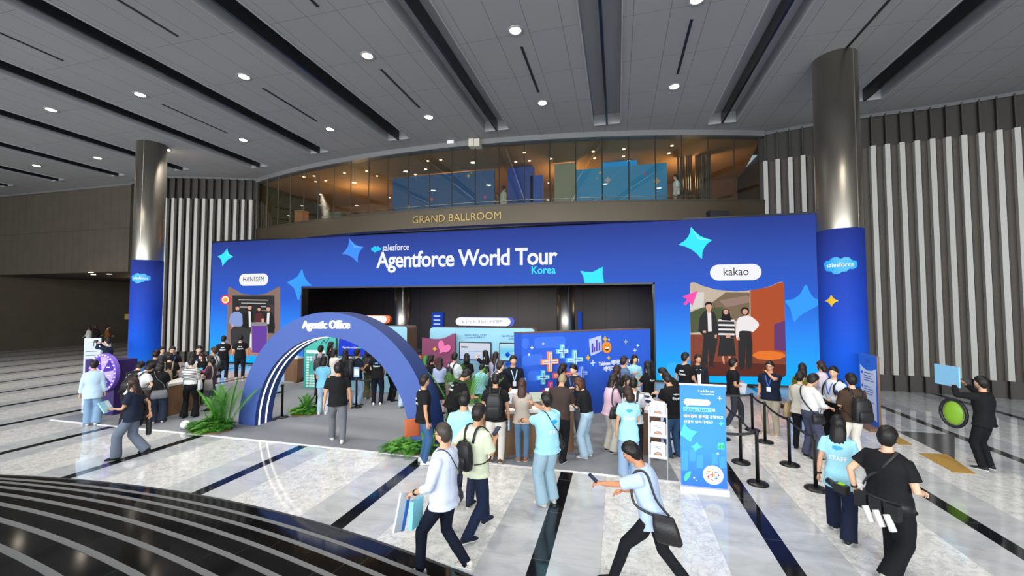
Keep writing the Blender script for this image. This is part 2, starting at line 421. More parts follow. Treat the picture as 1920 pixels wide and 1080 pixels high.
win = empty('window_1', gpt(0, 7.37)); win['kind'] = 'structure'
gl = bpy.data.materials.new('gallery_glass'); gl.use_nodes = True; nt = gl.node_tree; nt.nodes.clear()
o_ = nt.nodes.new('ShaderNodeOutputMaterial'); mx = nt.nodes.new('ShaderNodeMixShader'); tr = nt.nodes.new('ShaderNodeBsdfTransparent'); gs = nt.nodes.new('ShaderNodeBsdfGlossy')
tr.inputs[0].default_value = (.72, .78, .74, 1); gs.inputs['Roughness'].default_value = .01; gs.inputs[0].default_value = (.9, .95, .95, 1); mx.inputs[0].default_value = .10
nt.links.new(tr.outputs[0], mx.inputs[1]); nt.links.new(gs.outputs[0], mx.inputs[2]); nt.links.new(mx.outputs[0], o_.inputs[0])
pane = MB(); mul = MB(); angs = [A0+.06+1.538*i for i in range(25)]
for i, a in enumerate(angs):
    mul.tube([gpt(a, 7.37, GR+.02), gpt(a, 9.98, GR+.02)], .024, 4, hint=(1, 0, 0))
    if i < len(angs)-1:
        b = angs[i+1]; pane.add([gpt(a, 7.38), gpt(b, 7.38), gpt(b, 9.97), gpt(a, 9.97)], [(0, 1, 2, 3)])
pane.build('window_panes', gl, win); mul.build('window_mullions', mat('mullion_bronze', '4a463f', .35, metal=.4), win)
# handrail behind the glass
m = MB(); m.tube([gpt(a, 7.62, GR-.45) for a in np.linspace(-11, 17, 40)], .02, 6); struct('trim_gallery_rail', m, mat('rail_steel', 'b9b6ae', .25, metal=.9), True)

# letters on the band
class CurvePlane:
    def at(s, u, z, off=0.): return gpt(u/GR*180/pi, z, GR+.02+off)
gold = mat('gold_letters', '9c8450', .35, metal=.6)
sg = empty('ballroom_sign', gpt(-.0, 6.75, GR+.05), 0, 'gold raised lettering GRAND BALLROOM on the bronze gallery band', 'sign')
def gu(x, y):
    d = ray(x, y); a_ = d.x**2+d.y**2; b_ = -2*(d.x*GX+d.y*GY); c_ = GX*GX+GY*GY-GR*GR
    t_ = (-b_-sqrt(b_*b_-4*a_*c_))/(2*a_); p = d*t_; return (atan2(p.x-GX, GY-p.y)*GR, EYE+p.z)
ua, ub = gu(775, 417)[0], gu(940, 405)[0]; ku = (ub-ua)/text_mesh('GRAND BALLROOM')[2]
for wd_, x0, x1 in (('GRAND', ua, ua+ku*text_mesh('GRAND')[2]), ('BALLROOM', ub-ku*text_mesh('BALLROOM')[2], ub)):
    m = MB(); letters(m, CurvePlane(), wd_, (x0, 6.73), (x1, 6.73), .05, .0, th=.05, stretch=1.0); m.build('sign_letters', gold, sg)
tag(MB().box((*gpt(15.6, 6.68, GR+.2).xy, 6.725), (.75, .3, .24), rad(15)).build('projector_box', mat('black_box', '1a1a1b', .5)), 'black equipment box standing on top of the lit screen below the gallery', 'speaker')

# upper foyer behind the glass
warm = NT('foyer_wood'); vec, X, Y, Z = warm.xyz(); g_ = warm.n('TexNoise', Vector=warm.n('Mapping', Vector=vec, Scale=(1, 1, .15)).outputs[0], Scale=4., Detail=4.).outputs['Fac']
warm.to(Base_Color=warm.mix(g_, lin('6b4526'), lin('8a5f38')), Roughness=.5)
def gallery_slab(z0, z1):
    a = [gpt(d, 0, GR-.06).xy for d in np.linspace(A0, A1, 40)]+[V((6.6, 25)), V((-19.9, 25))]
    return MB().slab([(p.x, p.y, z1) for p in a], [(p.x, p.y, z0) for p in a])
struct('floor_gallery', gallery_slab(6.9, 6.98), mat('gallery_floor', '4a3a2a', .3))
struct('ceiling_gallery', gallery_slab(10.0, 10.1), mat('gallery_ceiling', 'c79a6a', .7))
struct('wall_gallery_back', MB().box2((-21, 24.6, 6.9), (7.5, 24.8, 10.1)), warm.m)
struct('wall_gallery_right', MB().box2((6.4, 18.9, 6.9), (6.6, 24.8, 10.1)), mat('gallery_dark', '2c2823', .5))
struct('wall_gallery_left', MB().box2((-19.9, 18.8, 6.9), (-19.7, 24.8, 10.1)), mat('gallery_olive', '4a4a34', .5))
spotm = mat('gallery_spot', 'ffe2b0', .4, emit=6.)
gp_ = [ground(480+x/3.84, 240+y/3.84, 9.99) for x, y in [(1147, 335), (1238, 238), (1330, 230), (1222, 298), (797, 310), (637, 325), (870, 346), (418, 346), (345, 352), (502, 380), (430, 387)]]
gp_ += [ground(960+x/3.84, 240+y/3.84, 9.99) for x, y in [(89, 178), (27, 245), (126, 237), (585, 170), (595, 219), (805, 153), (803, 205), (1152, 128), (1130, 183)]]
gp_ = sorted([p for p in gp_ if p.y < 24.4 and -19 < p.x < 6], key=lambda p: p.x/p.y)
for i, p in enumerate(gp_): tag(MB().lathe((p.x, p.y, 0), [(.06, 9.998), (.06, 9.98)], 12).build('gallery_downlight', spotm), 'tiny warm downlight behind the gallery glass, %s from the left' % ORD[i], 'ceiling light', 'gallery downlights')

# lower foyer behind the screen's opening
brown = NT('foyer_brown'); vec, X, Y, Z = brown.xyz(); jx = brown.math('ABSOLUTE', brown.math('SUBTRACT', brown.math('FRACT', brown.math('ADD', brown.math('DIVIDE', X, 1.45), 40.)), .5))
brown.to(Base_Color=brown.mix(brown.math('LESS_THAN', jx, .012), lin('3b2e24'), lin('15110e')), Roughness=.45)
struct('wall_foyer_back', MB().box2((-21.5, 27, 0), (8, 27.3, 4.4)), brown.m)
struct('wall_foyer_left', MB().box2((-21.6, 18.6, 0), (-21.3, 27.2, 6.9)), brown.m)
struct('wall_foyer_right', MB().box2((7.2, 18.9, 0), (7.5, 27.2, 6.9)), brown.m)
struct('ceiling_foyer', MB().box2((-21.5, 18.2, 4.25), (7.5, 27.2, 4.4)), mat('foyer_ceiling', '2a2622', .7))
for i, x in enumerate((-13.5, -10.6, -8.3, -5.9, -3.9, -.9)):
    tag(MB().lathe((x, 21.2+(i % 2)*.6, 0), [(.06, 4.249), (.06, 4.235)], 12).build('foyer_downlight', spotm), 'small downlight in the dark foyer ceiling behind the screen opening, %s from the left' % ORD[i], 'ceiling light', 'foyer downlights')
steel = NT('brushed_steel'); vec, X, Y, Z = steel.xyz(); nz = steel.n('TexNoise', Vector=steel.n('Mapping', Vector=vec, Scale=(60, 60, .6)).outputs[0], Scale=1., Detail=3.).outputs['Fac']
steel.to(Base_Color=steel.mix(nz, lin('a9a297'), lin('b8b2a6')), Metallic=1.0, Roughness=.38)
def column(x, y, r, z1, label):
    o = empty('column', (x, y, 0), 0); o['kind'] = 'structure'; o['label'] = label
    m = MB(); m.lathe((x, y, 0), [(r, 0), (r, z1)], 48); m.build('column_shaft', steel.m, o, True)
    m = MB().box((x+r*.45, y-r*.893, z1/2), (.012, .012, z1), rad(26)); m.build('column_seam', mat('seam', 'b8b2a8', .3, metal=.8), o)
    return o
for x in (-11.9, -2.6): column(x, 21.3, .47, 4.25, 'steel column in the foyer')

# slatted side walls
backd = mat('slat_wall_back', '4b443b', .6); finm = mat('slat_pale', 'b7b4ac', .45); find = mat('fin_dark', '2e2a25', .5); topd = mat('slat_wall_top', '2b2722', .6); baser = mat('slat_wall_base', '3a352e', .5)
def slat_wall(name, path, step=.42, wid=.15, z0=.6, z1=8.97, flip=False, zb=0.):
    """wall along path (x,y); pale slats between z0 and z1, dark fins above and below"""
    w, wt, wb, sl, fn = MB(), MB(), MB(), MB(), MB(); pts = [V((*p, 0)) for p in path]
    for a, b in zip(pts, pts[1:]):
        d = (b-a).normalized(); n = V((d.y, -d.x, 0))
        for mb, za, zb_ in ((wb, zb, z0), (w, z0, z1), (wt, z1, ZC)):
            mb.add([a+V((0, 0, za)), b+V((0, 0, za)), b+V((0, 0, zb_)), a+V((0, 0, zb_)), a-n*.3+V((0, 0, za)), b-n*.3+V((0, 0, za)), b-n*.3+V((0, 0, zb_)), a-n*.3+V((0, 0, zb_))], [(0, 1, 2, 3), (4, 7, 6, 5), (3, 2, 6, 7)])
    o = struct(name, w, backd); wt.build('wall_top_band', topd, o); wb.build('wall_base_band', baser, o)
    L = 0.; need = step/2
    for a, b in zip(pts, pts[1:]):
        d = (b-a); l = d.length; d.normalize(); n = V((d.y, -d.x, 0)); rz = atan2(d.y, d.x)
        while need < L+l:
            p = a+d*(need-L)+n*.11; sl.box((p.x, p.y, (z0+z1)/2), (wid, .18, z1-z0), rz)
            q = a+d*(need-L)+n*.07
            for za, zc in ((zb, z0), (z1, ZC-.06)): fn.box((q.x, q.y, (za+zc)/2), (.04, .14, zc-za), rz)
            q = a+d*(need-L+wid*.5+.06)+n*.06; fn.box((q.x, q.y, (z0+z1)/2), (.025, .1, z1-z0), rz)
            need += step
        L += l
    sl.build('wall_slats', finm, o); fn.build('wall_fins', find, o)
    return o
slat_wall('wall_right', [(5.75, 18.85), (7.6, 18.3), (9.0, 18.0), (11.3, 17.7), (13.5, 17.15), (16, 16.2), (19, 14.5), (22, 12)])
slat_wall('wall_left', [(-27.4, 18.6), (-26.9, 17.6), (-25.6, 17.05), (-24.4, 16.95), (-23.0, 17.35), (-21.3, 17.95), (-19.5, 18.7)], step=.40)
for nm, path in (('trim_right', [(5.7, 18.8), (7.6, 18.24), (9.0, 17.93), (11.3, 17.62), (13.5, 17.08), (16, 16.1), (19, 14.4), (22, 11.9)]), ('trim_left', [(-40, 17.3), (-27.4, 17.4), (-25.6, 16.95), (-24.4, 16.85), (-23.0, 17.25), (-21.3, 17.85), (-19.5, 18.6)])):
    m = MB()
    m.tube([V((*p, ZC-.02)) for p in path], .09, 4); struct(nm, m, mat('ceiling_edge', '707172', .5))
# plain panelled wall over the dark side hall at the far left
pw = NT('panel_brown'); vec, X, Y, Z = pw.xyz(); jx = pw.math('ABSOLUTE', pw.math('SUBTRACT', pw.math('FRACT', pw.math('ADD', pw.math('DIVIDE', X, .62), 60.)), .5))
jz = pw.math('LESS_THAN', pw.math('ABSOLUTE', pw.math('SUBTRACT', Z, 7.6)), .012); nz = pw.n('TexNoise', Vector=vec, Scale=1.2, Detail=3.).outputs['Fac']
pw.to(Base_Color=pw.mix(pw.math('MAXIMUM', jz, pw.math('LESS_THAN', jx, .012)), pw.mix(nz, lin('463f36'), lin('564e44')), lin('2c2721')), Roughness=.55)
struct('wall_left_upper', MB().box2((-40, 17.4, 5.05), (-27.3, 17.7, ZC)), pw.m)
struct('wall_side_hall', MB().box2((-48, 29.5, 0), (-27, 29.8, 5.1)), brown.m)
struct('wall_side_hall_right', MB().box2((-27.2, 18.6, 0), (-26.9, 29.6, 5.1)), brown.m)
struct('ceiling_side_hall', MB().box2((-48, 17.7, 5.05), (-26.9, 29.8, 5.2)), mat('side_hall_ceiling', '35302a', .7))
struct('floor_side_hall', MB().box2((-48, 17.4, -.2), (-40, 30, -.001)), mat('gallery_floor', '4a3a2a', .3))
for i, (x, y) in enumerate([(175, 515), (205, 514), (170, 511)]):
    p = ground(x, y, 5.04); tag(MB().lathe((p.x, p.y, 0), [(.12, 5.049), (.12, 5.03)], 12).build('hall_downlight', spotm), 'small downlight in the dark side hall ceiling, %s of three' % ORD[i], 'ceiling light', 'side hall downlights')
struct('wall_left_side', MB().box2((-40.3, ROOM_BACK, 0), (-40, 34, ZC)), pw.m)
struct('wall_right_side', MB().box2((22, ROOM_BACK, 0), (22.3, 12.1, ZC)), backd)
# lobby glass front behind the photographer: steel frame
m = MB()
for x in np.arange(-39, 22.1, 2.9): m.box((x, ROOM_BACK, ZC/2), (.09, .2, ZC))
for z in (2.8, 6.2, 9.6): m.box((-9, ROOM_BACK, z), (62, .12, .09))
struct('window_2', m, mat('mullion_dark', '232220', .35))
# the two big columns
column(6.13, 13.55, .53, ZC, 'large steel column beside the info board'); column(-19.86, 13.4, .53, ZC, 'large steel column beside the prize wheel')
# ------------------------------------------------------------------ the big LED screen round the foyer opening
def crop(x0, y0, k): return lambda x, y: (x0+x/k, y0+y/k)
def pxs(P, f, pts): return [P.px(*f(*q)) for q in pts]
def tips(pts, k=.42, n=5):
    """star outline through given tips (any plane), sides pulled towards the middle"""
    c = sum((V((*p, 0)) for p in pts), V((0, 0, 0)))/len(pts); out = []
    for i in range(len(pts)):
        a = V((*pts[i], 0)); b = V((*pts[(i+1) % len(pts)], 0)); m = c+((a+b)/2-c)*k
        for q in range(n):
            t = .05+.9*q/(n-1); p = a*(1-t)**2+m*2*t*(1-t)+b*t*t; out.append((p.x, p.y))
    return out
SY = 17.7
S = Plane((-21.53, SY), (7.25, SY))
led = empty('led_screen', (-7.14, SY, 0), 0, 'giant blue LED wall around the foyer opening, headline Agentforce World Tour Korea', 'screen')
gm = NT('led_gradient'); tc = gm.n('TexCoord'); gz = gm.n('SeparateXYZ', Vector=tc.outputs['Generated']).outputs[2]
gcol = gm.ramp(gz, [(0, lin('00b8ff')), (.16, lin('27a2ff')), (.34, lin('2f86f7')), (.52, lin('2c62d8')), (.72, lin('3357bd')), (1.0, lin('2a3d8f'))])
gm.to(Base_Color=(.004, .004, .005, 1), Roughness=.6, Specular_IOR_Level=.08, Emission_Color=gcol, Emission_Strength=1.0)
hx0, hx1, hz = -15.63, 1.476, 4.02; w = S.len; a0, a1 = hx0+21.53, hx1+21.53
out = [(0, .07), (a0, .07), (a0, hz), (a1, hz), (a1, .07), (w, .07), (w, 6.53), (0, 6.53)]
MB().plate(S, out, 0, .02).build('display', gm.m, led)
fr = MB(); bz = .07
for u0, z0, u1, z1 in ((-bz, 0, 0, 6.53+bz), (w, 0, w+bz, 6.53+bz), (0, 6.53, w, 6.53+bz), (0, 0, a0, .07), (a1, 0, w, .07), (a0, 0, a0+bz, hz), (a1-bz, 0, a1, hz), (a0, hz-bz, a1, hz)):
    fr.plate(S, [(u0, z0), (u1, z0), (u1, z1), (u0, z1)], .04, .4)
fr.build('bezel', mat('bezel_black', '0c0d10', .4), led)
SCR_N = [0]
def scr(name, polys, f, mats_, off=.006, soft=False):
    """a flat picture on the screen: list of (outline px, colour index)"""
    m = MB(); k = 0
    for pts, ci in polys:
        if soft and len(pts) > 5 and (len(polys) == 1 or (k > 11 and ci != 12)): pts = smooth_loop(pts, 3)
        m.plate(S, pxs(S, f, pts), off+.0015*k, .001, ci); k += 1
    return m.build(name, mats_, led)
f1, f2, f3 = crop(380, 400, 3.375), crop(1160, 400, 3.1775), crop(620, 400, 3.5556)
gcy, gbl, gb2 = glow('35e4ff', 1.1), glow('3f93ff', 1.0), glow('35a0ff', 1.0)
scr('star_graphic', [(tips([(157, 218), (197, 274), (124, 340), (93, 272)]), 0)], f1, [gcy])
scr('star_graphic', [(tips([(927, 155), (1022, 212), (983, 317), (878, 257)]), 0)], f1, [gbl])
scr('star_graphic', [([(630, 350), (640, 392), (662, 430), (694, 458), (627, 459), (627, 500), (612, 545), (603, 552), (594, 520), (580, 475), (535, 437), (575, 415), (600, 400)], 0)], f1, [gb2])
scr('star_graphic', [(tips([(430, 76), (561, 158), (497, 279), (351, 187)]), 0)], f2, [gcy])
scr('star_graphic', [([(1115, 424), (1138, 470), (1165, 505), (1192, 515), (1193, 545), (1130, 580), (1075, 615), (1045, 647), (1030, 600), (1018, 560), (990, 522), (1040, 510), (1080, 480)], 0)], f2, [gb2], soft=True)
scr('star_graphic', [([(1664, 382), (1700, 390), (1745, 392), (1790, 368), (1816, 356), (1812, 400), (1823, 464), (1694, 464), (1684, 420)], 0)], f3, [gcy])
for f_, tp, cc in ((f1, [(157, 218), (197, 274), (124, 340), (93, 272)], '8ff6ff'), (f1, [(927, 155), (1022, 212), (983, 317), (878, 257)], '6cb0ff'), (f2, [(430, 76), (561, 158), (497, 279), (351, 187)], '8cf5ff')):
    c_ = V((sum(p[0] for p in tp)/4, sum(p[1] for p in tp)/4)); k_ = lambda p, a: tuple(c_+(V(p)-c_)*a)
    scr('star_facet', [([k_(tp[0], .95), k_(tuple((V(tp[0])+V(tp[1]))/2), .50), k_(tp[1], .95), k_(tuple((V(tp[0])+V(tp[1]))/2), .36)], 0)], f_, [glow(cc, 1.05)], .012)
gwhite = glow('f4f6fb', 1.0)
m = MB(); letters(m, S, 'Agentforce World Tour', S.px(*f3(305, 361)), S.px(*f3(1512, 337)), .012, .022, stretch=1.12, spacing=.94); m.build('headline', gwhite, led)
m = MB(); letters(m, S, 'Korea', S.px(*f3(1340, 404)), S.px(*f3(1500, 400)), .012, .014, stretch=1.1); m.build('headline', gcy, led)
m = MB(); m.plate(S, cloud(S.px(*f3(303, 240)), .54, .46), .01, .001); m.build('cloud_logo', glow('22c3ff', 1.1), led)
m = MB(); letters(m, S, 'salesforce', S.px(*f3(347, 250)), S.px(*f3(523, 244)), .012, .006, stretch=1.25); m.build('logo_lettering', gwhite, led)
def pill(f, a, b, body, t0, t1, bold):
    p = S.px(*f(*a)); q = S.px(*f(*b)); x = MB().plate(S, rrect(p[0], q[1], q[0], p[1], 9, 8), .008, .001).build('name_pill', gwhite, led)
    m = MB(); letters(m, S, body, S.px(*f(*t0)), S.px(*f(*t1)), .012, bold, stretch=1.15); m.build('pill_lettering', glow('26262b', .6), x)
pill(f1, (233, 384), (415, 456), 'HANSSEM', (257, 432), (390, 431), .0); pill(f2, (543, 307), (852, 397), 'kakao', (625, 370), (774, 368), .0)
scr('arrow_graphic', [([(469, 461), (437, 551), (418, 527), (395, 549), (384, 540), (405, 512), (377, 496)], 0)], f2, [glow('ff4fb4', 1.)], .10)
scr('target_graphic', [(arc_pts((155, 547), 32, 0, 340, 18), 0), (arc_pts((155, 547), 23, 0, 340, 16), 1), (arc_pts((155, 547), 15, 0, 340, 14), 2)], f1, [glow('e8283c', 1.), gwhite, glow('ffb52e', 1.)], .10)
scr('pill_graphic', [([(286, 905), (300, 890), (420, 893), (430, 905), (430, 1000), (290, 998)], 0)], f2, [glow('36b4ff', 1.0)])
# left picture: four people in a dark kitchen showroom
K = [glow(c, 1.) for c in ('8e7268', '2c2b2d', 'd8d4cf', '3a393b', '8aa0d8', 'd9a48c', '1c1a1b', '40383c', 'e9e6ea', '5c2a30', '6b3fa5', '8f8a90', 'b3806d', 'b9b7bd', '7a5548')]
four = [([(160, 478), (168, 464), (200, 480), (250, 508), (325, 518), (400, 508), (450, 482), (482, 462), (491, 472), (487, 885), (470, 905), (160, 895), (150, 870)], 0),
 ([(190, 520), (455, 520), (455, 760), (190, 740)], 1), ([(228, 545), (416, 547), (416, 552), (228, 550)], 2), ([(245, 566), (402, 568), (402, 572), (245, 570)], 2), ([(228, 590), (290, 591), (290, 595), (228, 594)], 2), ([(370, 588), (425, 590), (425, 594), (370, 592)], 2), ([(372, 612), (420, 614), (420, 618), (372, 616)], 11),
 ([(420, 575), (455, 578), (455, 745), (420, 742)], 7), ([(178, 735), (245, 712), (300, 715), (310, 850), (180, 835)], 3),
 ([(168, 685), (178, 640), (205, 622), (232, 622), (252, 640), (256, 700), (245, 715), (212, 716), (196, 710), (185, 718)], 4), (arc_pts((222, 598), 13, 0, 340, 12)+[(214, 622), (230, 622)], 5) if 0 else (arc_pts((222, 595), 15, 0, 345, 14), 6), (smooth_loop([(210, 595), (222, 591), (234, 595), (230, 613), (214, 613)], 3), 5), ([(182, 712), (198, 706), (205, 716), (190, 722)], 5),
 ([(256, 700), (264, 640), (290, 615), (318, 622), (326, 700), (318, 720), (262, 722)], 6), ([(292, 618), (308, 620), (308, 720), (296, 720)], 8), (arc_pts((301, 590), 15, 0, 345, 14), 6), (smooth_loop([(289, 590), (301, 586), (313, 590), (309, 608), (293, 608)], 3), 5),
 ([(330, 690), (340, 640), (358, 628), (380, 636), (392, 690), (384, 700), (338, 700)], 9), (arc_pts((360, 608), 15, 0, 345, 14), 6), (arc_pts((360, 608), 10, 0, 345, 12), 5),
 ([(390, 730), (396, 645), (418, 622), (445, 632), (458, 690), (456, 740), (400, 760)], 6), ([(412, 630), (428, 628), (424, 700), (408, 700)], 8), (arc_pts((420, 598), 15, 0, 345, 14), 6), (smooth_loop([(408, 598), (420, 594), (432, 598), (428, 616), (412, 616)], 3), 5), ([(376, 668), (392, 664), (394, 690), (378, 692)], 5),
 ([(312, 705), (318, 690), (398, 690), (413, 706), (412, 885), (318, 880)], 11), ([(316, 712), (412, 712), (410, 885), (318, 880)], 10), ([(305, 760), (315, 760), (315, 880), (300, 878)], 8), ([(160, 838), (310, 850), (318, 880), (410, 886), (487, 870), (470, 905), (160, 895), (150, 870)], 12)]
scr('team_picture', four, f1, K, soft=True)
K2 = [glow(c, 1.) for c in ('9a7f72', 'c7b6a4', '7d6a55', '4e5a3c', '86432f', 'b2502a', '2b2b2d', 'efe9ea', 'dca58d', '141214', '3a3f55', 'e9792a', '6b3a73', '5d2c22', 'd8d4cc')]
three = [([(424, 425), (432, 411), (455, 412), (500, 432), (580, 455), (700, 466), (820, 455), (900, 435), (950, 412), (975, 408), (985, 420), (990, 700), (997, 960), (985, 975), (930, 972), (428, 968)], 1),
 ([(424, 470), (510, 470), (505, 560), (425, 575)], 14), ([(515, 560), (640, 470), (780, 472), (780, 600), (700, 640), (600, 700), (540, 600)], 2), ([(600, 520), (760, 490), (780, 500), (780, 530), (640, 560)], 0), ([(425, 590), (500, 560), (620, 560), (640, 700), (428, 712)], 3),
 ([(427, 722), (780, 725), (995, 860), (998, 960), (985, 975), (428, 968)], 4), ([(428, 880), (998, 900), (998, 960), (985, 975), (428, 968)], 13), ([(784, 460), (900, 437), (950, 414), (975, 410), (985, 420), (990, 640), (995, 860), (788, 830)], 5), ([(925, 660), (990, 640), (995, 822), (925, 812)], 12), (arc_pts((895, 845), 1, 0, 340, 3), 11) if 0 else ([(787, 845), (830, 822), (900, 818), (970, 828), (996, 848), (960, 868), (900, 876), (830, 868)], 11),
 ([(508, 705), (590, 705), (586, 780), (560, 900), (575, 918), (540, 912), (535, 800), (528, 900), (500, 912), (490, 902), (500, 800)], 6), ([(474, 700), (482, 620), (510, 582), (540, 575), (570, 590), (588, 650), (592, 720), (570, 735), (505, 730)], 6), ([(528, 590), (550, 592), (554, 702), (532, 704)], 7), (arc_pts((535, 549), 23, 0, 345, 18), 9), ([(526, 565), (546, 565), (548, 592), (524, 592)], 8), (smooth_loop([(518, 550), (530, 543), (545, 541), (553, 552), (550, 570), (536, 582), (522, 570)], 3), 8), ([(500, 700), (518, 698), (520, 712), (502, 712)], 8), ([(570, 725), (584, 722), (582, 745), (572, 742)], 8),
 ([(602, 735), (684, 735), (697, 850), (588, 850)], 6), ([(590, 700), (598, 635), (625, 615), (655, 615), (682, 635), (692, 700), (680, 740), (604, 740)], 6)]
for k in range(4): three.append(([(595, 632+k*27), (688, 634+k*27), (690, 645+k*27), (592, 643+k*27)], 7))
three += [(arc_pts((637, 590), 22, 0, 345, 16), 9), ([(615, 590), (660, 590), (668, 640), (610, 636)], 9), (arc_pts((637, 587), 15, 0, 345, 14), 8), ([(636, 722), (662, 722), (664, 740), (638, 742)], 8), ([(612, 850), (626, 850), (630, 895), (622, 895)], 8), ([(650, 850), (664, 850), (668, 885), (660, 885)], 8),
 ([(718, 700), (786, 700), (792, 905), (760, 912), (756, 780), (748, 912), (714, 908)], 6), ([(698, 740), (702, 640), (730, 616), (775, 612), (808, 630), (834, 665), (800, 705), (786, 702), (718, 702), (714, 748)], 7), (arc_pts((750, 582), 24, 0, 345, 16), 9), (arc_pts((750, 586), 16, 0, 345, 14), 8), ([(704, 738), (718, 738), (718, 756), (706, 756)], 8)]
scr('team_picture', three, f2, K2, soft=True)

# ------------------------------------------------------------------ column wraps
class Cyl:
    def __init__(s, x, y, r): s.c = V((x, y)); s.r = r; s.b = atan2(-y, -x)
    def px(s, x, y):
        d = ray(x, y); a = d.x**2+d.y**2; b = -2*(d.x*s.c.x+d.y*s.c.y); c = s.c.dot(s.c)-s.r**2
        t = (-b-sqrt(max(0, b*b-4*a*c)))/(2*a); return (((atan2(d.y*t-s.c.y, d.x*t-s.c.x)-s.b+pi) % (2*pi)-pi)*s.r, EYE+d.z*t)
    def at(s, u, z, off=0.):
        a = s.b+u/s.r; return V((s.c.x+(s.r+off)*cos(a), s.c.y+(s.r+off)*sin(a), z))
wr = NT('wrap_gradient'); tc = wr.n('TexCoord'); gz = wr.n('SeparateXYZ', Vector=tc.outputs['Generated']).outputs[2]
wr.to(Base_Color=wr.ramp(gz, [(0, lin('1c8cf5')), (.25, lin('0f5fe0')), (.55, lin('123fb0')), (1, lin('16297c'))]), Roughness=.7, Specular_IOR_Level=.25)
def wrapped(m, C, pts, c, off=.006):
    """a print that follows the curve of the column: rings from the outline to its middle"""
    n = len(pts); ks = (1, .75, .5, .25, .02)
    m.add([C.at(c[0]+(u-c[0])*k, c[1]+(z-c[1])*k, off) for k in ks for u, z in pts], [(r*n+i, r*n+(i+1) % n, (r+1)*n+(i+1) % n, (r+1)*n+i) for r in range(len(ks)-1) for i in range(n)]+[tuple(range((len(ks)-1)*n, len(ks)*n))])
def wrap(x, y, ztop, label, cl, star, cloud_w):
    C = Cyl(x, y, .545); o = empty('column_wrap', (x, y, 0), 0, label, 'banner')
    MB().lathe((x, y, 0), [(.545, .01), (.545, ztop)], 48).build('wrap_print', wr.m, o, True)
    c = C.px(*cl); m = MB(); wrapped(m, C, cloud(c, cloud_w, cloud_w*.92), c); lg = m.build('cloud_logo', paint('2b9be6'), o)
    m = MB(); letters(m, C, 'salesforce', (c[0]-cloud_w*.39, c[1]-.03), (c[0]+cloud_w*.39, c[1]-.03), .01, .004, stretch=1.1); m.build('logo_lettering', paint('e9f2fb'), lg)
    if star:
        c = C.px(*star); m = MB(); wrapped(m, C, star4(c, .2, .3, 90), c); m.build('star_print', paint('e0b21e'), o)
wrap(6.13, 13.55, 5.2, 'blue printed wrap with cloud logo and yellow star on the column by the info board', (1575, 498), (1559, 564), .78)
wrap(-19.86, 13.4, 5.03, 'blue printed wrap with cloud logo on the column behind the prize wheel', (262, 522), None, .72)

# ------------------------------------------------------------------ entrance arch
AC = V((-6.71, 8.46, 0)); AD = rad(-6); AU = V((cos(AD), sin(AD), 0)); AB = V((-AU.y, AU.x, 0)); AR, Ar, AL = 2.93, 2.34, .5
arch = empty('entrance_arch', AC, 0, 'blue semicircular entrance arch with glowing sign Agentic Office', 'arch')
def apt(a, r, d): return AC+AU*(r*cos(a))+V((0, 0, r*sin(a)))+AB*d
N_ = 72; A_ = [pi*i/N_ for i in range(N_+1)]
m = MB()
for a, b in zip(A_, A_[1:]):
    q = [apt(a, Ar, 0), apt(b, Ar, 0), apt(b, AR, 0), apt(a, AR, 0), apt(a, Ar, AL), apt(b, Ar, AL), apt(b, AR, AL), apt(a, AR, AL)]
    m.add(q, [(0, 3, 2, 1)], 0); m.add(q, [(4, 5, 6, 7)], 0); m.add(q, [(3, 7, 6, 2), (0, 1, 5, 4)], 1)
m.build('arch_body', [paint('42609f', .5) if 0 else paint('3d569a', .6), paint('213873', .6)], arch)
neon = glow('f6f8ff', 2.6)
for d in (.10, .29):
    m = MB()
    for a, b in zip(A_[:], A_[1:]):
        q = [apt(a, Ar-.002, d), apt(b, Ar-.002, d), apt(b, Ar-.002, d+.035), apt(a, Ar-.002, d+.035), apt(a, Ar-.012, d), apt(b, Ar-.012, d), apt(b, Ar-.012, d+.035), apt(a, Ar-.012, d+.035)]
        m.add(q, [(4, 5, 6, 7), (0, 4, 7, 3), (1, 2, 6, 5), (0, 1, 5, 4), (3, 7, 6, 2)])
    m.build('neon_strip', neon, arch)
PA = Plane(AC.xy, (AC+AU).xy)
a = PA.px(569, 616); b = PA.px(657, 616)
m = MB(); letters(m, PA, 'Agentic Office', a, b, .05, .006, th=.045, stretch=1.12, spacing=1.0); m.build('sign_letters', glow('ffffff', 1.4), arch)

# ------------------------------------------------------------------ booth walls
brn = mat('booth_brown', '6a5344', .55, vary=.06, bscale=5)
lblue = paint('98cee3', .6)
def booth_wall(name, P, pts, th, front, label, body=brn, cat='booth wall'):
    o = empty(name, P.at(P.len/2, 0), 0, label, cat)
    MB().plate(P, pts, -.012, th-.012).build('wall_body', body, o); MB().plate(P, pts, 0, .012).build('printed_front', front, o)
    return o
def tv(P, f, a, b, parent=None, label=None, colr='c9d9f4', bez=.03):
    p = P.px(*f(*a)); q = P.px(*f(*b)); u0, z1, u1, z0 = p[0], p[1], q[0], q[1]
    o = empty('wall_display', P.at((u0+u1)/2, z0, .03), 0, label, 'screen')
    MB().plate(P, [(u0, z0), (u1, z0), (u1, z1), (u0, z1)], .05, .05).build('display_case', mat('bezel_black', '0c0d10', .4), o)
    MB().plate(P, [(u0+bez, z0+bez), (u1-bez, z0+bez), (u1-bez, z1-bez), (u0+bez, z1-bez)], .054, .003).build('display_glass', colr if not isinstance(colr, str) else glow(colr, .9), o)
    return o, (u0, z0, u1, z1)
HB = 2.35
def rtop(u0, u1, z, r=.12): return [(u0, 0), (u1, 0)]+[(u, zz) for u, zz in arc_pts((u1-r, z-r), r, 0, 90, 5)]+[(u, zz) for u, zz in arc_pts((u0+r, z-r), r, 90, 180, 5)]
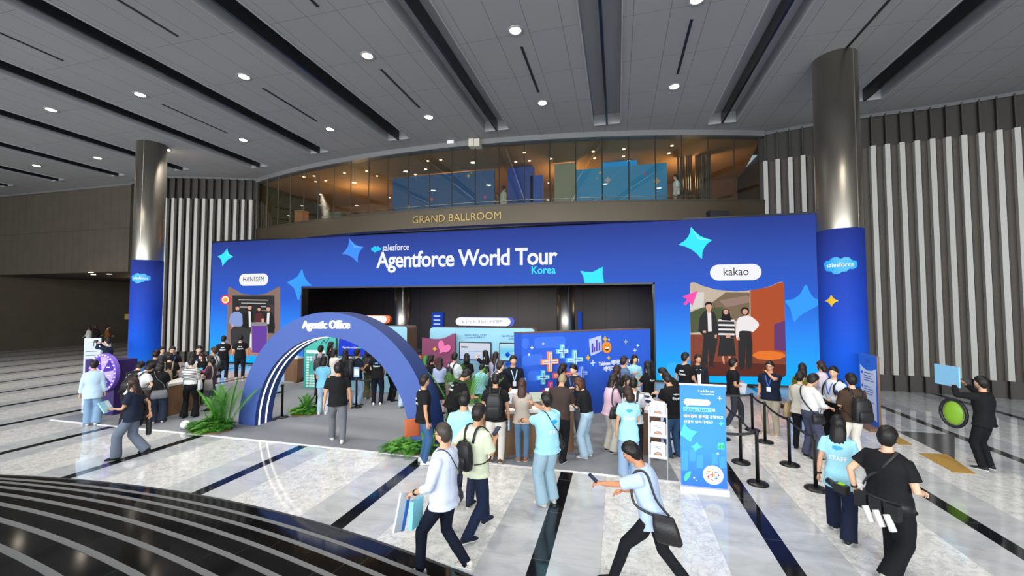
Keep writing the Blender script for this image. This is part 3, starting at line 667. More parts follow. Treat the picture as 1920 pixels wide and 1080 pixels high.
# wall with the three-dimensional crosses
tA = ground(978, 626, HB); tB = ground(1219, 617, HB); TP = Plane(tA.xy, tB.xy); ft = crop(960, 600, 6.857)
tw = booth_wall('booth_wall', TP, [(0, 0), (TP.len, 0), (TP.len, HB), (0, HB)], .42, paint('2f62d8', .5), 'royal blue booth wall with raised plus-shaped crosses and Tableau lettering', paint('2a55c4', .5))
m = MB().box2((0, 0, 0), (0, 0, 0)); m = MB(); m.plate(TP, [(-.01, HB), (TP.len+.01, HB), (TP.len+.01, HB+.02), (-.01, HB+.02)], .005, .43); m.build('wall_cap', brn, tw)
faint = paint('3f74e4', .5); m = MB()
for x0, y0, x1, y1, r in ((285, 215, 690, 360, .11), (128, 232, 218, 373, .1), (128, 442, 395, 583, .11), (195, 655, 345, 790, .11)):
    p = TP.px(*ft(x0, (y0+y1)/2)); q = TP.px(*ft(x1, (y0+y1)/2)); h = abs(TP.px(*ft(x0, y0))[1]-TP.px(*ft(x0, y1))[1]); zc = (p[1]+q[1])/2
    m.plate(TP, rrect(p[0], zc-h/2, q[0], zc+h/2, r), .004, .003)
m.build('bubble_print', faint, tw)
def cross(c, hu, hz_, t): return [(c[0]-t, c[1]-hz_), (c[0]+t, c[1]-hz_), (c[0]+t, c[1]-t), (c[0]+hu, c[1]-t), (c[0]+hu, c[1]+t), (c[0]+t, c[1]+t), (c[0]+t, c[1]+hz_), (c[0]-t, c[1]+hz_), (c[0]-t, c[1]+t), (c[0]-hu, c[1]+t), (c[0]-hu, c[1]-t), (c[0]-t, c[1]-t)]
for cx, cy, hh, tk, c1, c2 in ((475, 535, 128, .065, 'f2915f', 'fbd9bd'), (637, 400, 86, .055, '7fd0f0', 'd6f3fb'), (793, 510, 126, .062, '6fc0f0', 'c6ecfa'), (882, 683, 88, .052, '6d93f7', 'a9c2ff'), (390, 735, 90, .052, '6fd2ee', 'cdf4fb'), (636, 705, 140, .07, 'ee6a5a', 'f9a893'), (485, 920, 128, .065, 'e2418f', 'f58dbb')):
    c = TP.px(*ft(cx, cy)); hz_ = abs(TP.px(*ft(cx, cy-hh))[1]-c[1]); s = MB(); s.plate(TP, cross(c, hz_, hz_, tk), .07, .07); x = s.build('raised_cross', paint(c1), tw)
    MB().plate(TP, cross(c, hz_-.022, hz_-.022, tk-.022), .078, .01).build('cross_face', paint(c2), x)
    MB().plate(TP, cross(c, hz_-.055, hz_-.055, .009), .082, .006).build('cross_line', paint('2b50a8'), x)
m = MB()
for cx, cy, s in ((257, 357, .05), (400, 305, .035), (218, 445, .035), (1463, 280, .075), (1617, 330, .05), (1580, 388, .06), (1040, 553, .085), (1245, 253, .035)):
    c = TP.px(*ft(cx, cy)); m.plate(TP, cross(c, s, s, .011), .006, .005)
m.build('sparkle_print', paint('e8effc'), tw)
m = MB()
for cx, cy, s in ((1195, 248, .12), (975, 487, .11), (1242, 488, .075), (1653, 660, .09)): m.plate(TP, star4(TP.px(*ft(cx, cy)), s, .3, 90, sx=.85), .02, .02)
m.build('star_print', paint('e8b72c'), tw)
m = MB(); m.plate(TP, smooth_loop(pxs(TP, ft, [(992, 262), (1010, 243), (1120, 208), (1140, 215), (1146, 380), (1130, 404), (1030, 450), (1010, 440)]), 3), .03, .03)
ic = m.build('chart_icon', paint('c3ccf6'), tw); m = MB()
for x0, x1, t, bt in ((1015, 1036, 300, 416), (1043, 1060, 345, 408), (1070, 1090, 253, 400), (1104, 1124, 285, 390)): m.plate(TP, pxs(TP, ft, [(x0, t), (x1, t), (x1, bt), (x0, bt)]), .036, .006)
m.build('chart_bars', paint('5a49b8'), ic)
c = TP.px(*ft(1213, 352)); m = MB(); m.plate(TP, [(u, z) for u, z in arc_pts(c, .165, 0, 350, 28)], .03, .03); em = m.build('laughing_face', paint('f3942c'), tw)
m = MB(); m.plate(TP, [(c[0]-.1, c[1]-.0), (c[0]+.1, c[1]+.015)]+[(u, z) for u, z in arc_pts((c[0], c[1]+.01), .1, -5, -175, 10)], .036, .006, 0); m.plate(TP, [(c[0]-.09, c[1]-.0), (c[0]+.09, c[1]+.012), (c[0]+.075, c[1]-.035), (c[0]-.075, c[1]-.04)], .04, .004, 1)
for s in (-1, 1): m.plate(TP, [(c[0]+s*.06-.035, c[1]+.045), (c[0]+s*.06, c[1]+.075), (c[0]+s*.06+.035, c[1]+.045), (c[0]+s*.06, c[1]+.058)], .036, .006, 0)
m.build('face_features', [paint('5a1d14'), paint('f7f4ee')], em)
m = MB(); letters(m, TP, 'Tableau 에이전틱 분석으로!', TP.px(*ft(1110, 588)), TP.px(*ft(1627, 542)), .02, .022, th=.018, stretch=1.1); letters(m, TP, '데이터의 미래를 경험', TP.px(*ft(1180, 656)), TP.px(*ft(1585, 622)), .02, .022, th=.018, stretch=1.1)
m.build('wall_lettering', paint('f3f6fb'), tw)

# light blue project wall with two displays, magenta panel in front of it
kA = ground(806, 613.5, HB); kB = ground(1004, 616, HB); KP = Plane(kA.xy, (kB.x, kA.y)); fk = crop(790, 600, 7.714); fk2 = crop(900, 640, 6.75)
kw = booth_wall('booth_wall', KP, rtop(0, KP.len, HB, .13), .5, lblue, 'light blue booth wall with two displays under the white lit pill sign')
m = MB(); letters(m, KP, '반복 업무와 폭증하는 고객 문의', KP.px(*fk(627, 230)), KP.px(*fk(943, 228)), .004, .015); letters(m, KP, 'Agentforce가 해결합니다', KP.px(*fk(655, 262)), KP.px(*fk(926, 260)), .004, .015)
q0 = KP.px(*crop(900, 560, 2.7)(108, 192)); letters(m, KP, 'Agentforce로 똑똑해진', q0, (q0[0]+.8, q0[1]), .004, .015); letters(m, KP, 'K-상담사', (q0[0]+.26, q0[1]-.09), (q0[0]+.54, q0[1]-.09), .004, .015)
m.build('wall_lettering', paint('2b4f9a'), kw)
scrw = NT('screen_white'); tc = scrw.n('TexCoord'); gz = scrw.n('SeparateXYZ', Vector=tc.outputs['Generated']).outputs[2]
scrw.to(Base_Color=(.01, .01, .01, 1), Emission_Color=scrw.ramp(gz, [(0, lin('b9cdf3')), (.5, lin('cfd8ee')), (1, lin('d9dcea'))]), Emission_Strength=.9)
o, (u0, z0, u1, z1) = tv(KP, fk, (556, 312), (1016, 590), label='wide display with a pale window on the light blue wall, behind the hair-touching woman', colr=scrw.m)
m = MB(); dw, dh = u1-u0, z1-z0
m.plate(KP, rrect(u0+.07, z1-.19, u0+.3, z1-.15, .01), .057, .002, 0)
for k in range(3): m.plate(KP, rrect(u0+.3, z1-.32-k*.17, u1-.1, z1-.3-k*.17, .01), .057, .002, 1)
m.build('screen_content', [glow('44484f', .6), glow('aebfe6', .9)], o)
cyb = NT('screen_cyan'); tc = cyb.n('TexCoord'); gz = cyb.n('SeparateXYZ', Vector=tc.outputs['Generated']).outputs[2]
cyb.to(Base_Color=(.01, .01, .01, 1), Emission_Color=cyb.ramp(gz, [(0, lin('9fe3f6')), (.6, lin('63cdf5')), (1, lin('c5ecf8'))]), Emission_Strength=.9)
o, (v0, z0, v1, z1) = tv(KP, fk2, (250, 15), (560, 260), label='display with blue diamond chart on the light blue wall, next to the royal blue wall', colr=cyb.m)
m = MB()
for k in range(2):
    c = (v0+.28, z1-.38-k*.3); m.plate(KP, [(c[0]-.1, c[1]), (c[0], c[1]+.1), (c[0]+.1, c[1]), (c[0], c[1]-.1)], .057, .002, 0)
    m.plate(KP, rrect(v0+.47, c[1]-.1, v0+.75, c[1]+.1, .03), .057, .002, 1 if k == 0 else 2)
m.build('screen_content', [glow('1f50d6', .9), glow('dff0f8', .9), glow('e83c7c', .9)], o)
def pill_sign(P, a, b, body, label, back, ta=None, tb=None, text_col='4a2a4e'):
    (u0, z1), (u1, z0) = a, b
    o = empty('pill_sign', P.at((u0+u1)/2, z0), 0, label, 'sign')
    MB().plate(P, rrect(u0+.06, z0-.015, u1+.13, z1+.015, 1, 8), -.05, .14).build('sign_shell', paint(back), o)
    MB().plate(P, rrect(u0, z0, u1, z1, 1, 8), .06, .12).build('sign_face', glow('fbfbff', 1.25), o)
    if body: m = MB(); letters(m, P, body, ta, tb, .066, .006); m.build('sign_lettering', paint(text_col), o)
    m = MB()
    for u in (u0+.3, u1-.3): m.box(P.at(u, (HB+z0)/2, -.1), (.06, .06, z0-HB+.05))
    m.build('sign_feet', paint('30343c'), o)
ff = crop(560, 520, 4.8)
pill_sign(KP, KP.px(*ff(1420, 362)), KP.px(*ff(1903, 438)), 'K-상담사 구하기 프로젝트', 'white lit pill sign with Korean lettering on top of the light blue wall', '2a3f9e', KP.px(*ff(1478, 416)), KP.px(*ff(1842, 413)))
MP = Plane((kA.x-.35, kA.y-.35), (kB.x, kA.y-.35))
mo = pxs(MP, fk, [(10, 257), (60, 259), (150, 277), (240, 277), (330, 262), (410, 224), (462, 196), (478, 198), (486, 212)]); mo = [(mo[0][0], 0), (mo[-1][0], 0)]+mo[::-1]
mg = booth_wall('booth_panel', MP, mo, .12, paint('8a3f66', .55), 'magenta panel with wavy top, pink heart and yellow star', paint('5d2a4a'), 'booth panel')
hs = [(342, 380), (330, 330), (300, 298), (272, 305), (255, 340), (262, 400), (275, 440), (272, 482), (320, 462), (380, 462), (425, 430), (432, 390), (410, 360), (375, 357), (350, 372)]
MB().plate(MP, smooth_loop(pxs(MP, fk, hs), 3), .06, .06).build('heart', paint('ee74ae', .35), mg); MB().plate(MP, star4(MP.px(*fk(197, 420)), .1, .3, 80), .03, .03).build('star_print', paint('f0b93a'), mg)
sz = MP.px(*fk(200, 640))[1]; su0, su1 = MP.px(*fk(0, 640))[0]-.12, MP.px(*fk(290, 640))[0]
tag(MB().plate(MP, [(su0, sz-.03), (su1, sz-.03), (su1, sz), (su0, sz)], .28, .28).build('wall_shelf', brn), 'narrow brown shelf on the magenta panel carrying books and a plant', 'shelf')
for k, (c, w_, h_) in enumerate((('e58a2c', .045, .29), ('f0a83c', .04, .27), ('e07a2a', .04, .28), ('3f9a4e', .045, .27), ('59b062', .04, .29))):
    u = su0+.08+.052*k+(.05 if k > 2 else 0)
    p0 = MB().plate(MP, [(u, sz), (u+w_, sz), (u+w_, sz+h_), (u, sz+h_)], .22, .16).build('book', paint(c))
    tag(p0, ['dark orange book at the end of the shelf on the magenta panel', 'light orange book between two darker ones on the shelf', 'burnt orange book next to the green ones on the shelf', 'deep green book in the row on the magenta panel shelf', 'bright green book closest to the pot plant on the shelf'][k], 'book', 'books on the booth shelf')
u = MP.px(*fk(187, 600))[0]; pp = MP.at(u, sz, .15)
po = empty('potted_plant', pp, 0, 'small white pot with a leafy green plant on the booth shelf', 'plant')
MB().lathe((0, 0, 0), [(.04, 0), (.06, .12), (.055, .12)], 14).build('pot', paint('e8e6e2'), po, True, True)

# booth with the blue product display seen through the arch
lA = on_y(570, 700, 13.1); lB = ground(763, 612, HB); LP = Plane((lA.x, lB.y), lB.xy); fl = crop(560, 620, 6.35)
lw = booth_wall('booth_wall', LP, rtop(0, LP.len, HB, .1), .75, lblue, 'light blue booth wall with rounded brown end, standing behind the arch')
o, (u0, z0, u1, z1) = tv(LP, fl, (489, 95), (803, 308), label='display showing Agentforce Sales on deep blue, seen through the arch', colr=glow('1d3fe0', .95))
m = MB(); letters(m, LP, 'Agentforce Sales', (u0+(u1-u0)*.14, z0+(z1-z0)*.46), (u0+(u1-u0)*.73, z0+(z1-z0)*.46), .057, .012, m=0); m.plate(LP, cloud((u0+(u1-u0)*.79, z0+(z1-z0)*.5), .13), .057, .002, 1); m.build('screen_content', [glow('eef2ff', 1.), glow('2fbf8a', 1.)], o)
TPp = Plane((lA.x, lB.y-.12), (lB.x, lB.y-.12)); p = TPp.px(*fl(100, 170)); q = TPp.px(*fl(432, 600))
te = booth_wall('booth_panel', TPp, rtop(0.02, q[0], HB-.05, .02), .1, paint('3fae9f', .5), 'teal booth panel with a white checklist grid, seen through the arch', paint('2d7f76'), 'booth panel')
m = MB(); g0, g1 = .12, q[0]-.45; zt = TPp.px(*fl(110, 300))[1]; zb = .06
for r in range(12):
    for c_ in range(6):
        if 2 <= r <= 6 and 1 <= c_: continue
        w_ = (g1-g0)/6; h_ = (zt-zb)/12; m.plate(TPp, rrect(g0+w_*c_+.012, zt-h_*(r+1)+.012, g0+w_*(c_+1)-.012, zt-h_*r-.012, .02, 2), .004, .003)
m.plate(TPp, rrect(g0, zt+.1, g1, zt+.22, .02), .004, .003); m.build('grid_print', paint('d8efe9'), te)
m = MB(); m.plate(TPp, star4((g0+.35, zt+.62), .07, .3, 90), .004, .003)
m.plate(TPp, [(q[0]-.65, zt+.45), (q[0]-.52, zt+.62), (q[0]-.4, zt+.52), (q[0]-.2, zt+.85), (q[0]-.17, zt+.83), (q[0]-.4, zt+.46), (q[0]-.52, zt+.56), (q[0]-.62, zt+.42)], .004, .003); m.build('chart_print', paint('2c4f6e'), te)
b_ = LP.px(*ff(820, 382)); pill_sign(LP, (LP.len-2.05, b_[1]+.13), (b_[0]-.16, b_[1]-.12), None, 'white lit pill sign with an orange shell, half hidden by the arch', 'e0662a')
# dark wood podium and slim lit totem behind the arch
wal = NT('walnut'); vec, X, Y, Z = wal.xyz(); g_ = wal.n('TexNoise', Vector=wal.n('Mapping', Vector=vec, Scale=(9, 9, .7)).outputs[0], Scale=2.5, Detail=5., Distortion=.4).outputs['Fac']
wal.to(Base_Color=wal.mix(g_, lin('6d4e38'), lin('93704f')), Roughness=.5)
ctop = paint('e6e6e4', .35)
def counter(name, c, size, rz, label, over=.03):
    o = empty(name, c, rz, label, 'counter')
    MB().box((0, 0, size[2]/2-.03), (size[0], size[1], size[2]-.06)).build('counter_body', wal.m, o, local=True)
    MB().box((0, 0, size[2]-.03), (size[0]+over, size[1]+over, .06)).build('counter_top', ctop, o, local=True)
    return o
p = ground(543, 716); counter('podium', (p.x, p.y+.3, 0), (.62, .5, .98), 0, 'dark wood podium with pale top seen under the arch')
p = ground(566, 713); o = empty('light_totem', (p.x, p.y, 0), 0, 'slim blue lit totem on a flat foot beside the podium', 'sign')
MB().box((0, 0, .02), (.5, .35, .04)).build('foot', mat('black_box', '1a1a1b', .5), o, local=True); MB().box((0, 0, .7), (.24, .1, 1.3)).build('totem_case', mat('black_box', '1a1a1b', .5), o, local=True); MB().box((0, -.055, .72), (.19, .01, 1.15)).build('totem_light', glow('2f7bf2', 1.), o, local=True)
# registration counters
CL = counter('counter', (-12.5, 9.05, 0), (.72, 1.4, .9), 0, 'walnut counter with white top by the prize wheel crowd')
CM = counter('counter', (-2.07, 8.755, 0), (2.18, .72, .92), rad(24.5), 'long walnut counter with laptops in front of the royal blue wall')
CRt = counter('counter', (.5, 9.95, 0), (.55, 1.75, .92), rad(4), 'walnut counter with gift pouches beside the brochure rack')
def on_counter(o, x, y): return wmat(o) @ V((x, y, 0))
# laptops and paper signs on the long counter
def laptop(p, rz, scr_, label, z=.92):
    o = empty('laptop', (p.x, p.y, z), rz, label, 'laptop')
    MB().box((0, 0, .01), (.33, .23, .018)).build('keyboard_base', paint('3a3c40', .35), o, local=True)
    R = Matrix.Rotation(rad(-16), 3, 'X'); c = V((0, .115, .02))+R @ V((0, 0, .115)); MB().box(c, (.33, .012, .22), M=R).build('lid', paint('2b2d31', .35), o, local=True)
    c2 = c+R @ V((0, -.008, 0)); MB().box(c2, (.31, .003, .20), M=R).build('laptop_display', glow(scr_, .85), o, local=True)
laptop(on_counter(CM, -.28, .0), rad(20), 'dfe6ee', 'open laptop with a white page between the backpack man and the woman in beige')
laptop(on_counter(CM, .42, .08), rad(26), 'dce9d4', 'open laptop with a pale green page, past the woman in beige')
def table_sign(p, rz, label, z=.92, h=.3, w_=.22):
    o = empty('table_sign', (p.x, p.y, z), rz, label, 'sign')
    MB().box((0, 0, .012), (w_*.8, .09, .02)).build('sign_foot', paint('c9ccd0', .3), o, local=True); MB().box((0, 0, .02+h/2), (w_, .012, h)).build('sign_sheet', paint('eef0f2'), o, local=True)
    m = MB(); [m.box((0, -.008, .09+k*.06), (w_*.6, .003, .012)) for k in range(3)]; m.build('sign_print', paint('77808c'), o, local=True)
table_sign(on_counter(CM, .08, .22), rad(15), 'white paper sign standing between the two laptops'); table_sign(on_counter(CM, .72, .2), rad(20), 'white paper sign standing before the cropped-hair man')
tag(MB().box((*on_counter(CM, 1.0, -.05).xy, .935), (.42, .3, .03), rad(30)).build('form_folder', paint('eceded')), 'white form folder under the writing hand at the counter end', 'folder')
tag(MB().box((*on_counter(CM, -.62, .06).xy, .935), (.24, .3, .012), rad(10)).build('information_leaflet', paint('dfe3ee')), 'printed leaflet on the counter in front of the leaning man in black', 'leaflet')
# gift table goods
navy = cloth('1f2f63'); clr = mat('clear_bag', 'cfd8df', .15, alpha=.55)
rnd = random.Random(3)
for k in range(6):
    p = on_counter(CRt, -.14+.27*(k % 2), -.65+.5*(k//2)); z = .92
    o = MB().ball((p.x, p.y, z+.022), (.11, .075, .022), 12, 6, M=Matrix.Rotation(rnd.uniform(0, 3), 3, 'Z')).build('gift_pouch', navy, None, True)
    tag(o, 'navy gift pouch lying on the gift counter, %s from the brochure rack' % ORD[k], 'pouch', 'gift pouches')
for k in range(4):
    p = on_counter(CRt, -.02+.03*(k % 2), -.42+.36*k); m = MB()
    m.loft([(p.x, p.y, .921), (p.x, p.y, .97), (p.x+.01, p.y, 1.05), (p.x+.02, p.y, 1.09)], [V((1, 0, 0))]*4, [V((0, 1, 0))]*4, [.06, .07, .04, .06], [.05, .06, .03, .05], 10)
    tag(m.build('clear_gift_bag', clr, None, True), 'clear cellophane gift bag standing among the pouches, %s from the rack' % ORD[k], 'bag', 'cellophane gift bags')

# prize wheel on its purple kiosk
pur = paint('4a2a86', .5)
kk = empty('prize_wheel_kiosk', (-14.35, 9.15, 0), 0, 'purple kiosk with a round bulb-lined prize wheel', 'prize wheel')
MB().box2((-14.95, 8.55, 0), (-13.78, 9.12, 1.53)).build('kiosk_body', mat('kiosk_purple', '35205f', .45), kk); WP = Plane((-15.2, 8.42), (-13.6, 8.42))
wc = WP.px(191.7, 698.7); wr_ = .53
wh = MB().plate(WP, arc_pts(wc, wr_, 0, 357.5, 120), 0, .1).build('wheel_disc', paint('7b5bd0'), kk)
cols = ['3f1f96', 'b79df0', '4a2aa6', 'c3abf4', '43219c', 'a98be8', '3a1c8c', 'bda4f2']
m = MB()
for k in range(8): m.plate(WP, [wc]+arc_pts(wc, wr_*.84, 45*k+10, 45*k+55, 8), .008, .006, k)
m.build('wheel_segments', [paint(c) for c in cols], wh)
m = MB(); [m.ball(WP.at(wc[0]+wr_*.93*cos(2*pi*k/28), wc[1]+wr_*.93*sin(2*pi*k/28), .012), .019, 8, 5) for k in range(28)]; m.build('wheel_bulbs', glow('fff6ff', 1.6), wh)
m = MB().plate(WP, arc_pts(wc, .07, 0, 350, 20), .03, .03); m.build('wheel_hub', paint('efe9fb'), wh)
m = MB(); [m.plate(WP, rrect(wc[0]+.2*cos(rad(45*k+32))-.07+.08*cos(rad(45*k+32)), wc[1]+.3*sin(rad(45*k+32))-.012, wc[0]+.2*cos(rad(45*k+32))+.07+.08*cos(rad(45*k+32)), wc[1]+.3*sin(rad(45*k+32))+.012, .006, 2), .012, .003) for k in range(8)]; m.build('wheel_print', paint('e6dcfb'), wh)

# literature rack with brochures
rk = ground(1235, 893); RK = empty('brochure_rack', (rk.x, rk.y, 0), rad(-8), 'white metal brochure rack with three trays beside the gift counter', 'rack')
alu = mat('rack_white', 'dcdedf', .3, metal=.2)
for s in (-1, 1):
    m = MB(); m.tube([(s*.155, -.13, 0), (s*.155, .02, 1.24)], .011, 6); m.tube([(s*.155, .19, 0), (s*.155, .06, 1.2)], .011, 6); m.build('rack_frame', alu, RK, True, True)
for k in range(3):
    z = .38+.36*k; y = -.13+.15*(z+.0)/1.24; R = Matrix.Rotation(rad(-28), 3, 'X')
    m = MB(); c = V((0, y+.04, z-.02)); m.box(c+R @ V((0, 0, .1)), (.30, .008, .26), M=R); m.box(c+R @ V((0, -.03, -.03)), (.31, .06, .012), M=R); m.box(c+R @ V((0, -.062, -.01)), (.31, .008, .05), M=R); m.build('rack_tray', alu, RK, False, True)
    b = wmat(RK) @ (c+R @ V((0, -.028, .115))); o = empty('brochure', b, rad(-8), ['cream brochures with rainbow emblem in the lowest rack tray', 'cream brochures with rainbow emblem in the middle rack tray', 'cream brochures with rainbow emblem in the top rack tray'][k], 'brochure', 'brochures in the rack')
    MB().box((0, 0, 0), (.24, .03, .27), M=R).build('brochure_sheets', paint('f3efe4'), o, local=True)
    for r_, cc in ((.075, '4a5ba8'), (.06, 'e9a23c'), (.045, 'e86a4a'), (.03, 'f3d9a0')):
        pts = [R @ V((r_*cos(a), -.017-(.075-r_)*.03, -.115+r_*sin(a))) for a in np.linspace(0, pi, 14)]
        MB().add(pts, [tuple(range(14))]).build('emblem_print', paint(cc), o, local=True)
    m = MB(); [m.box(R @ V((0, -.0165, .06-.03*q)), (.13-.03*q, .002, .008), M=R) for q in range(2)]; m.build('brochure_print', paint('8d93a5'), o, local=True)

# roll-up banner
bA = ground(1276.5, 917); bB = ground(1363, 927); BP = Plane((bA.x, 7.49), (bB.x, 7.49)); fb = crop(1260, 700, 4.5)
bn = empty('rollup_banner', (1.35, 7.49, 0), 0, 'blue roll-up banner on the marble about Tableau Next with star and rocket prints', 'banner')
zT = BP.px(1318, 723)[1]; W = BP.len
bg = NT('banner_print'); tc = bg.n('TexCoord'); gz = bg.n('SeparateXYZ', Vector=tc.outputs['Generated']).outputs[2]; bg.to(Base_Color=bg.ramp(gz, [(0, lin('2f74e8')), (.4, lin('3b92f7')), (1, lin('2f86f0'))]), Roughness=.4)
MB().plate(BP, [(.0, .1), (W, .1), (W, zT), (0, zT)], 0, .006).build('banner_sheet', bg.m, bn)
MB().plate(BP, [(-.02, 0), (W+.02, 0), (W+.02, .1), (-.02, .1)], .06, .16).build('banner_base', paint('dadcde', .3), bn); MB().plate(BP, [(-.01, zT), (W+.01, zT), (W+.01, zT+.025), (-.01, zT+.025)], .012, .03).build('top_rail', paint('dfe1e3', .3), bn)
q = lambda *p_: BP.px(*fb(*p_)); wht = paint('f2f6fb')
for tx, t0, t1, bd, sp_ in (('+ableau', (217, 158), (357, 163), .02, 1.35), ('from salesforce', (240, 180), (352, 184), .012, 1.), ('로', (338, 322), (366, 323), .02, 1.), ('을 경험하고', (282, 377), (430, 384), .016, 1.), ('선물도 받아가세요!', (100, 417), (344, 424), .012, 1.)):
    m = MB(); letters(m, BP, tx, q(*t0), q(*t1), .003, bd, spacing=sp_); m.build('banner_lettering', wht, bn)
m = MB(); m.plate(BP, rrect(q(98, 255)[0], q(210, 270)[1], q(323, 255)[0], q(210, 218)[1], 1, 6), .003, .002); m.plate(BP, [q(120, 262), q(150, 264), q(122, 280)], .0035, .002); m.build('speech_bubble', wht, bn)
MB().plate(BP, arc_pts(q(347, 858), .155, 0, 352, 32), .003, .002).build('emblem_disc', wht, bn)
for x, y, s in ((402, 211, .032), (386, 678, .02), (186, 880, .018), (207, 902, .01)): MB().plate(BP, cross(q(x, y), s, s, s*.2), .004, .002).build('sparkle_print', wht, bn)
m = MB(); letters(m, BP, '에이전틱 분석', q(98, 370), q(280, 376), .003, .022); m.build('banner_lettering', paint('ffd84a'), bn)
m = MB(); m.plate(BP, [q(96, 282), q(334, 290), q(333, 328), q(97, 318)], .003, .002); m.build('banner_tag', paint('7fe0f7'), bn)
m = MB(); letters(m, BP, 'Tableau Next', q(100, 313), q(305, 321), .0045, .012); m.build('banner_lettering', paint('1d3f8f'), bn); m = MB(); letters(m, BP, '데이터와 새로워진다면?', q(125, 249), q(297, 252), .0045, .0); m.build('banner_lettering', paint('1d3f8f'), bn)
m = MB(); m.plate(BP, [(.0, q(75, 500)[1])]+pxs(BP, fb, [(85, 470), (105, 418), (125, 452), (160, 478), (217, 492), (190, 515), (168, 545), (160, 580), (130, 560), (100, 535)])+[(0, q(75, 520)[1])], .003, .002); m.build('star_print', paint('4fd0fb'), bn); m = MB(); m.plate(BP, tips(pxs(BP, fb, [(213, 575), (262, 620), (195, 664), (153, 617)])), .003, .002); m.build('star_print', paint('4fd0fb'), bn); m = MB(); m.plate(BP, tips(pxs(BP, fb, [(415, 400), (440, 424), (412, 448), (388, 422)]), .3), .003, .002); m.build('star_print', paint('4fd0fb'), bn)
m = MB(); m.plate(BP, rrect(q(386, 612)[0], q(414, 642)[1], q(442, 612)[0], q(414, 586)[1], .015), .003, .002, 0); m.plate(BP, smooth_loop(pxs(BP, fb, [(158, 826), (150, 870), (120, 905), (104, 900), (106, 865), (125, 840)])), .003, .002, 0)
for x0, t in ((396, 612), (408, 600), (420, 606), (430, 598)): m.plate(BP, pxs(BP, fb, [(x0, t), (x0+6, t), (x0+6, 634), (x0, 634)]), .0045, .002, 1)
m.build('icon_print', [paint('4fd0a0'), paint('1f9a76')], bn)
m = MB(); CC = ['e8762d', '5c6fb0', '6fa8c8', '59879b', 'eb912c', 'c72035', '1f457e', '7099a5', '5b6591']
for k, (dx_, dy_, s) in enumerate(((0, 0, .042), (.05, .045, .026), (0, .085, .02), (.055, -.05, .03), (-.055, .05, .03), (-.065, -.04, .03), (.09, .0, .02), (-.09, .01, .02), (-.01, -.085, .02))): c = q(343, 855); m.plate(BP, cross((c[0]+dx_, c[1]+dy_), s, s, s*.22), .006, .002, k)
m.build('emblem_print', [paint(c) for c in CC], bn)
for x0, x1, t, b_ in ((80, 135, 652, 820), (147, 197, 640, 740), (208, 262, 690, 800), (335, 384, 672, 770), (400, 450, 705, 800)): MB().plate(BP, pxs(BP, fb, [(x0, t), (x1, t), (x1, b_), (x0, b_)]), .002, .001).build('bar_print', paint('3f9bfb'), bn)

# info board by the column
IP = Plane((6.17, 12.9), (6.19, 12.15)); ib = empty('info_board', (6.18, 12.57, 0), 0, 'tall blue and white information board with event text on a wooden foot by the column', 'sign')
ZB = 1.83; MB().plate(IP, [(0, .07), (IP.len, .07), (IP.len, ZB), (0, ZB)], 0, .05).build('board_panel', wal.m, ib)
m = MB(); m.plate(IP, [(.0, .07), (IP.len, .07), (IP.len, ZB), (0, ZB)], .003, .003, 0); L_ = IP.len
m.plate(IP, [(.06, .55), (.12, .48), (.2, .42), (.3, .38), (.42, .3), (L_-.08, .2), (L_-.06, 1.5), (L_-.2, 1.44), (L_/2, 1.42), (.2, 1.46), (.05, 1.55)], .006, .003, 1); m.plate(IP, cloud((L_/2, ZB-.16), .2, .2), .008, .003, 2)
for z, l in ((1.35, .38), (1.28, .3), (1.22, .36), (1.16, .4), (1.0, .25), (.94, .38), (.88, .36), (.82, .34), (.62, .4), (.57, .3)): m.plate(IP, rrect(.2, z, .2+l, z+.022, .008, 2), .008, .002, 3)
m.plate(IP, arc_pts((.13, 1.36), .04, 0, 340, 12), .008, .002, 2); m.plate(IP, arc_pts((.13, 1.01), .04, 0, 340, 12), .008, .002, 2)
m.build('board_print', [paint('2f6fdc'), paint('d3def2'), paint('2a62c8'), paint('5b6fa5')], ib)
MB().box((6.2, 12.5, .035), (.5, .9, .07)).build('board_foot', wal.m, ib)
# directory boards at the far left
o = empty('directory_board', (-20.85, 12.15, 0), rad(38), 'brushed metal floor directory reading 1F behind the prize wheel', 'sign')
MB().box((0, 0, .88), (.52, .06, 1.76)).build('board_panel', mat('brushed_board', 'b9c2cc', .35, metal=.2), o, local=True)
class LocalPlane:
    def __init__(s, o): s.M = wmat(o)
    def at(s, u, z, off=0.): return s.M @ V((u, -.03-off, z))
m = MB(); L2 = LocalPlane(o); letters(m, L2, '1F', (.02, 1.42), (.2, 1.42), .003, .01); [m.plate(L2, rrect(-.2, 1.2-.16*k, .15-.05*(k % 2), 1.22-.16*k, .004, 2), .003, .002) for k in range(6)]; m.build('board_print', paint('3c434c'), o)
o = empty('directory_board', (*ground(194, 708).xy, 0), rad(38), 'smaller pale notice board just behind the 1F directory', 'sign'); MB().box((0, 0, .75), (.4, .05, 1.5)).build('board_panel', paint('c3d0e0'), o, local=True)
m = MB(); L2 = LocalPlane(o); [m.plate(L2, rrect(-.15, 1.3-.12*k, .14-.06*(k % 2), 1.32-.12*k, .004, 2), .003, .002) for k in range(6)]; m.build('board_print', paint('5a6f8c'), o)
tag(MB().box2((-36, 24, 0), (-31.2, 24.8, 1.05)).build('reception_desk', warm.m), 'warm wooden reception desk deep in the dark side hall', 'desk')
o = empty('gold_plaque', (-25.8, 16.8, 3.0)); g_ = on_y(245, 593, 16.9); 
tag(o, 'gold plaque on the slatted wall beside the side hall', 'sign'); MB().box(on_y(244, 594, 16.85), (.75, .06, .3)).build('plaque_plate', gold, o)

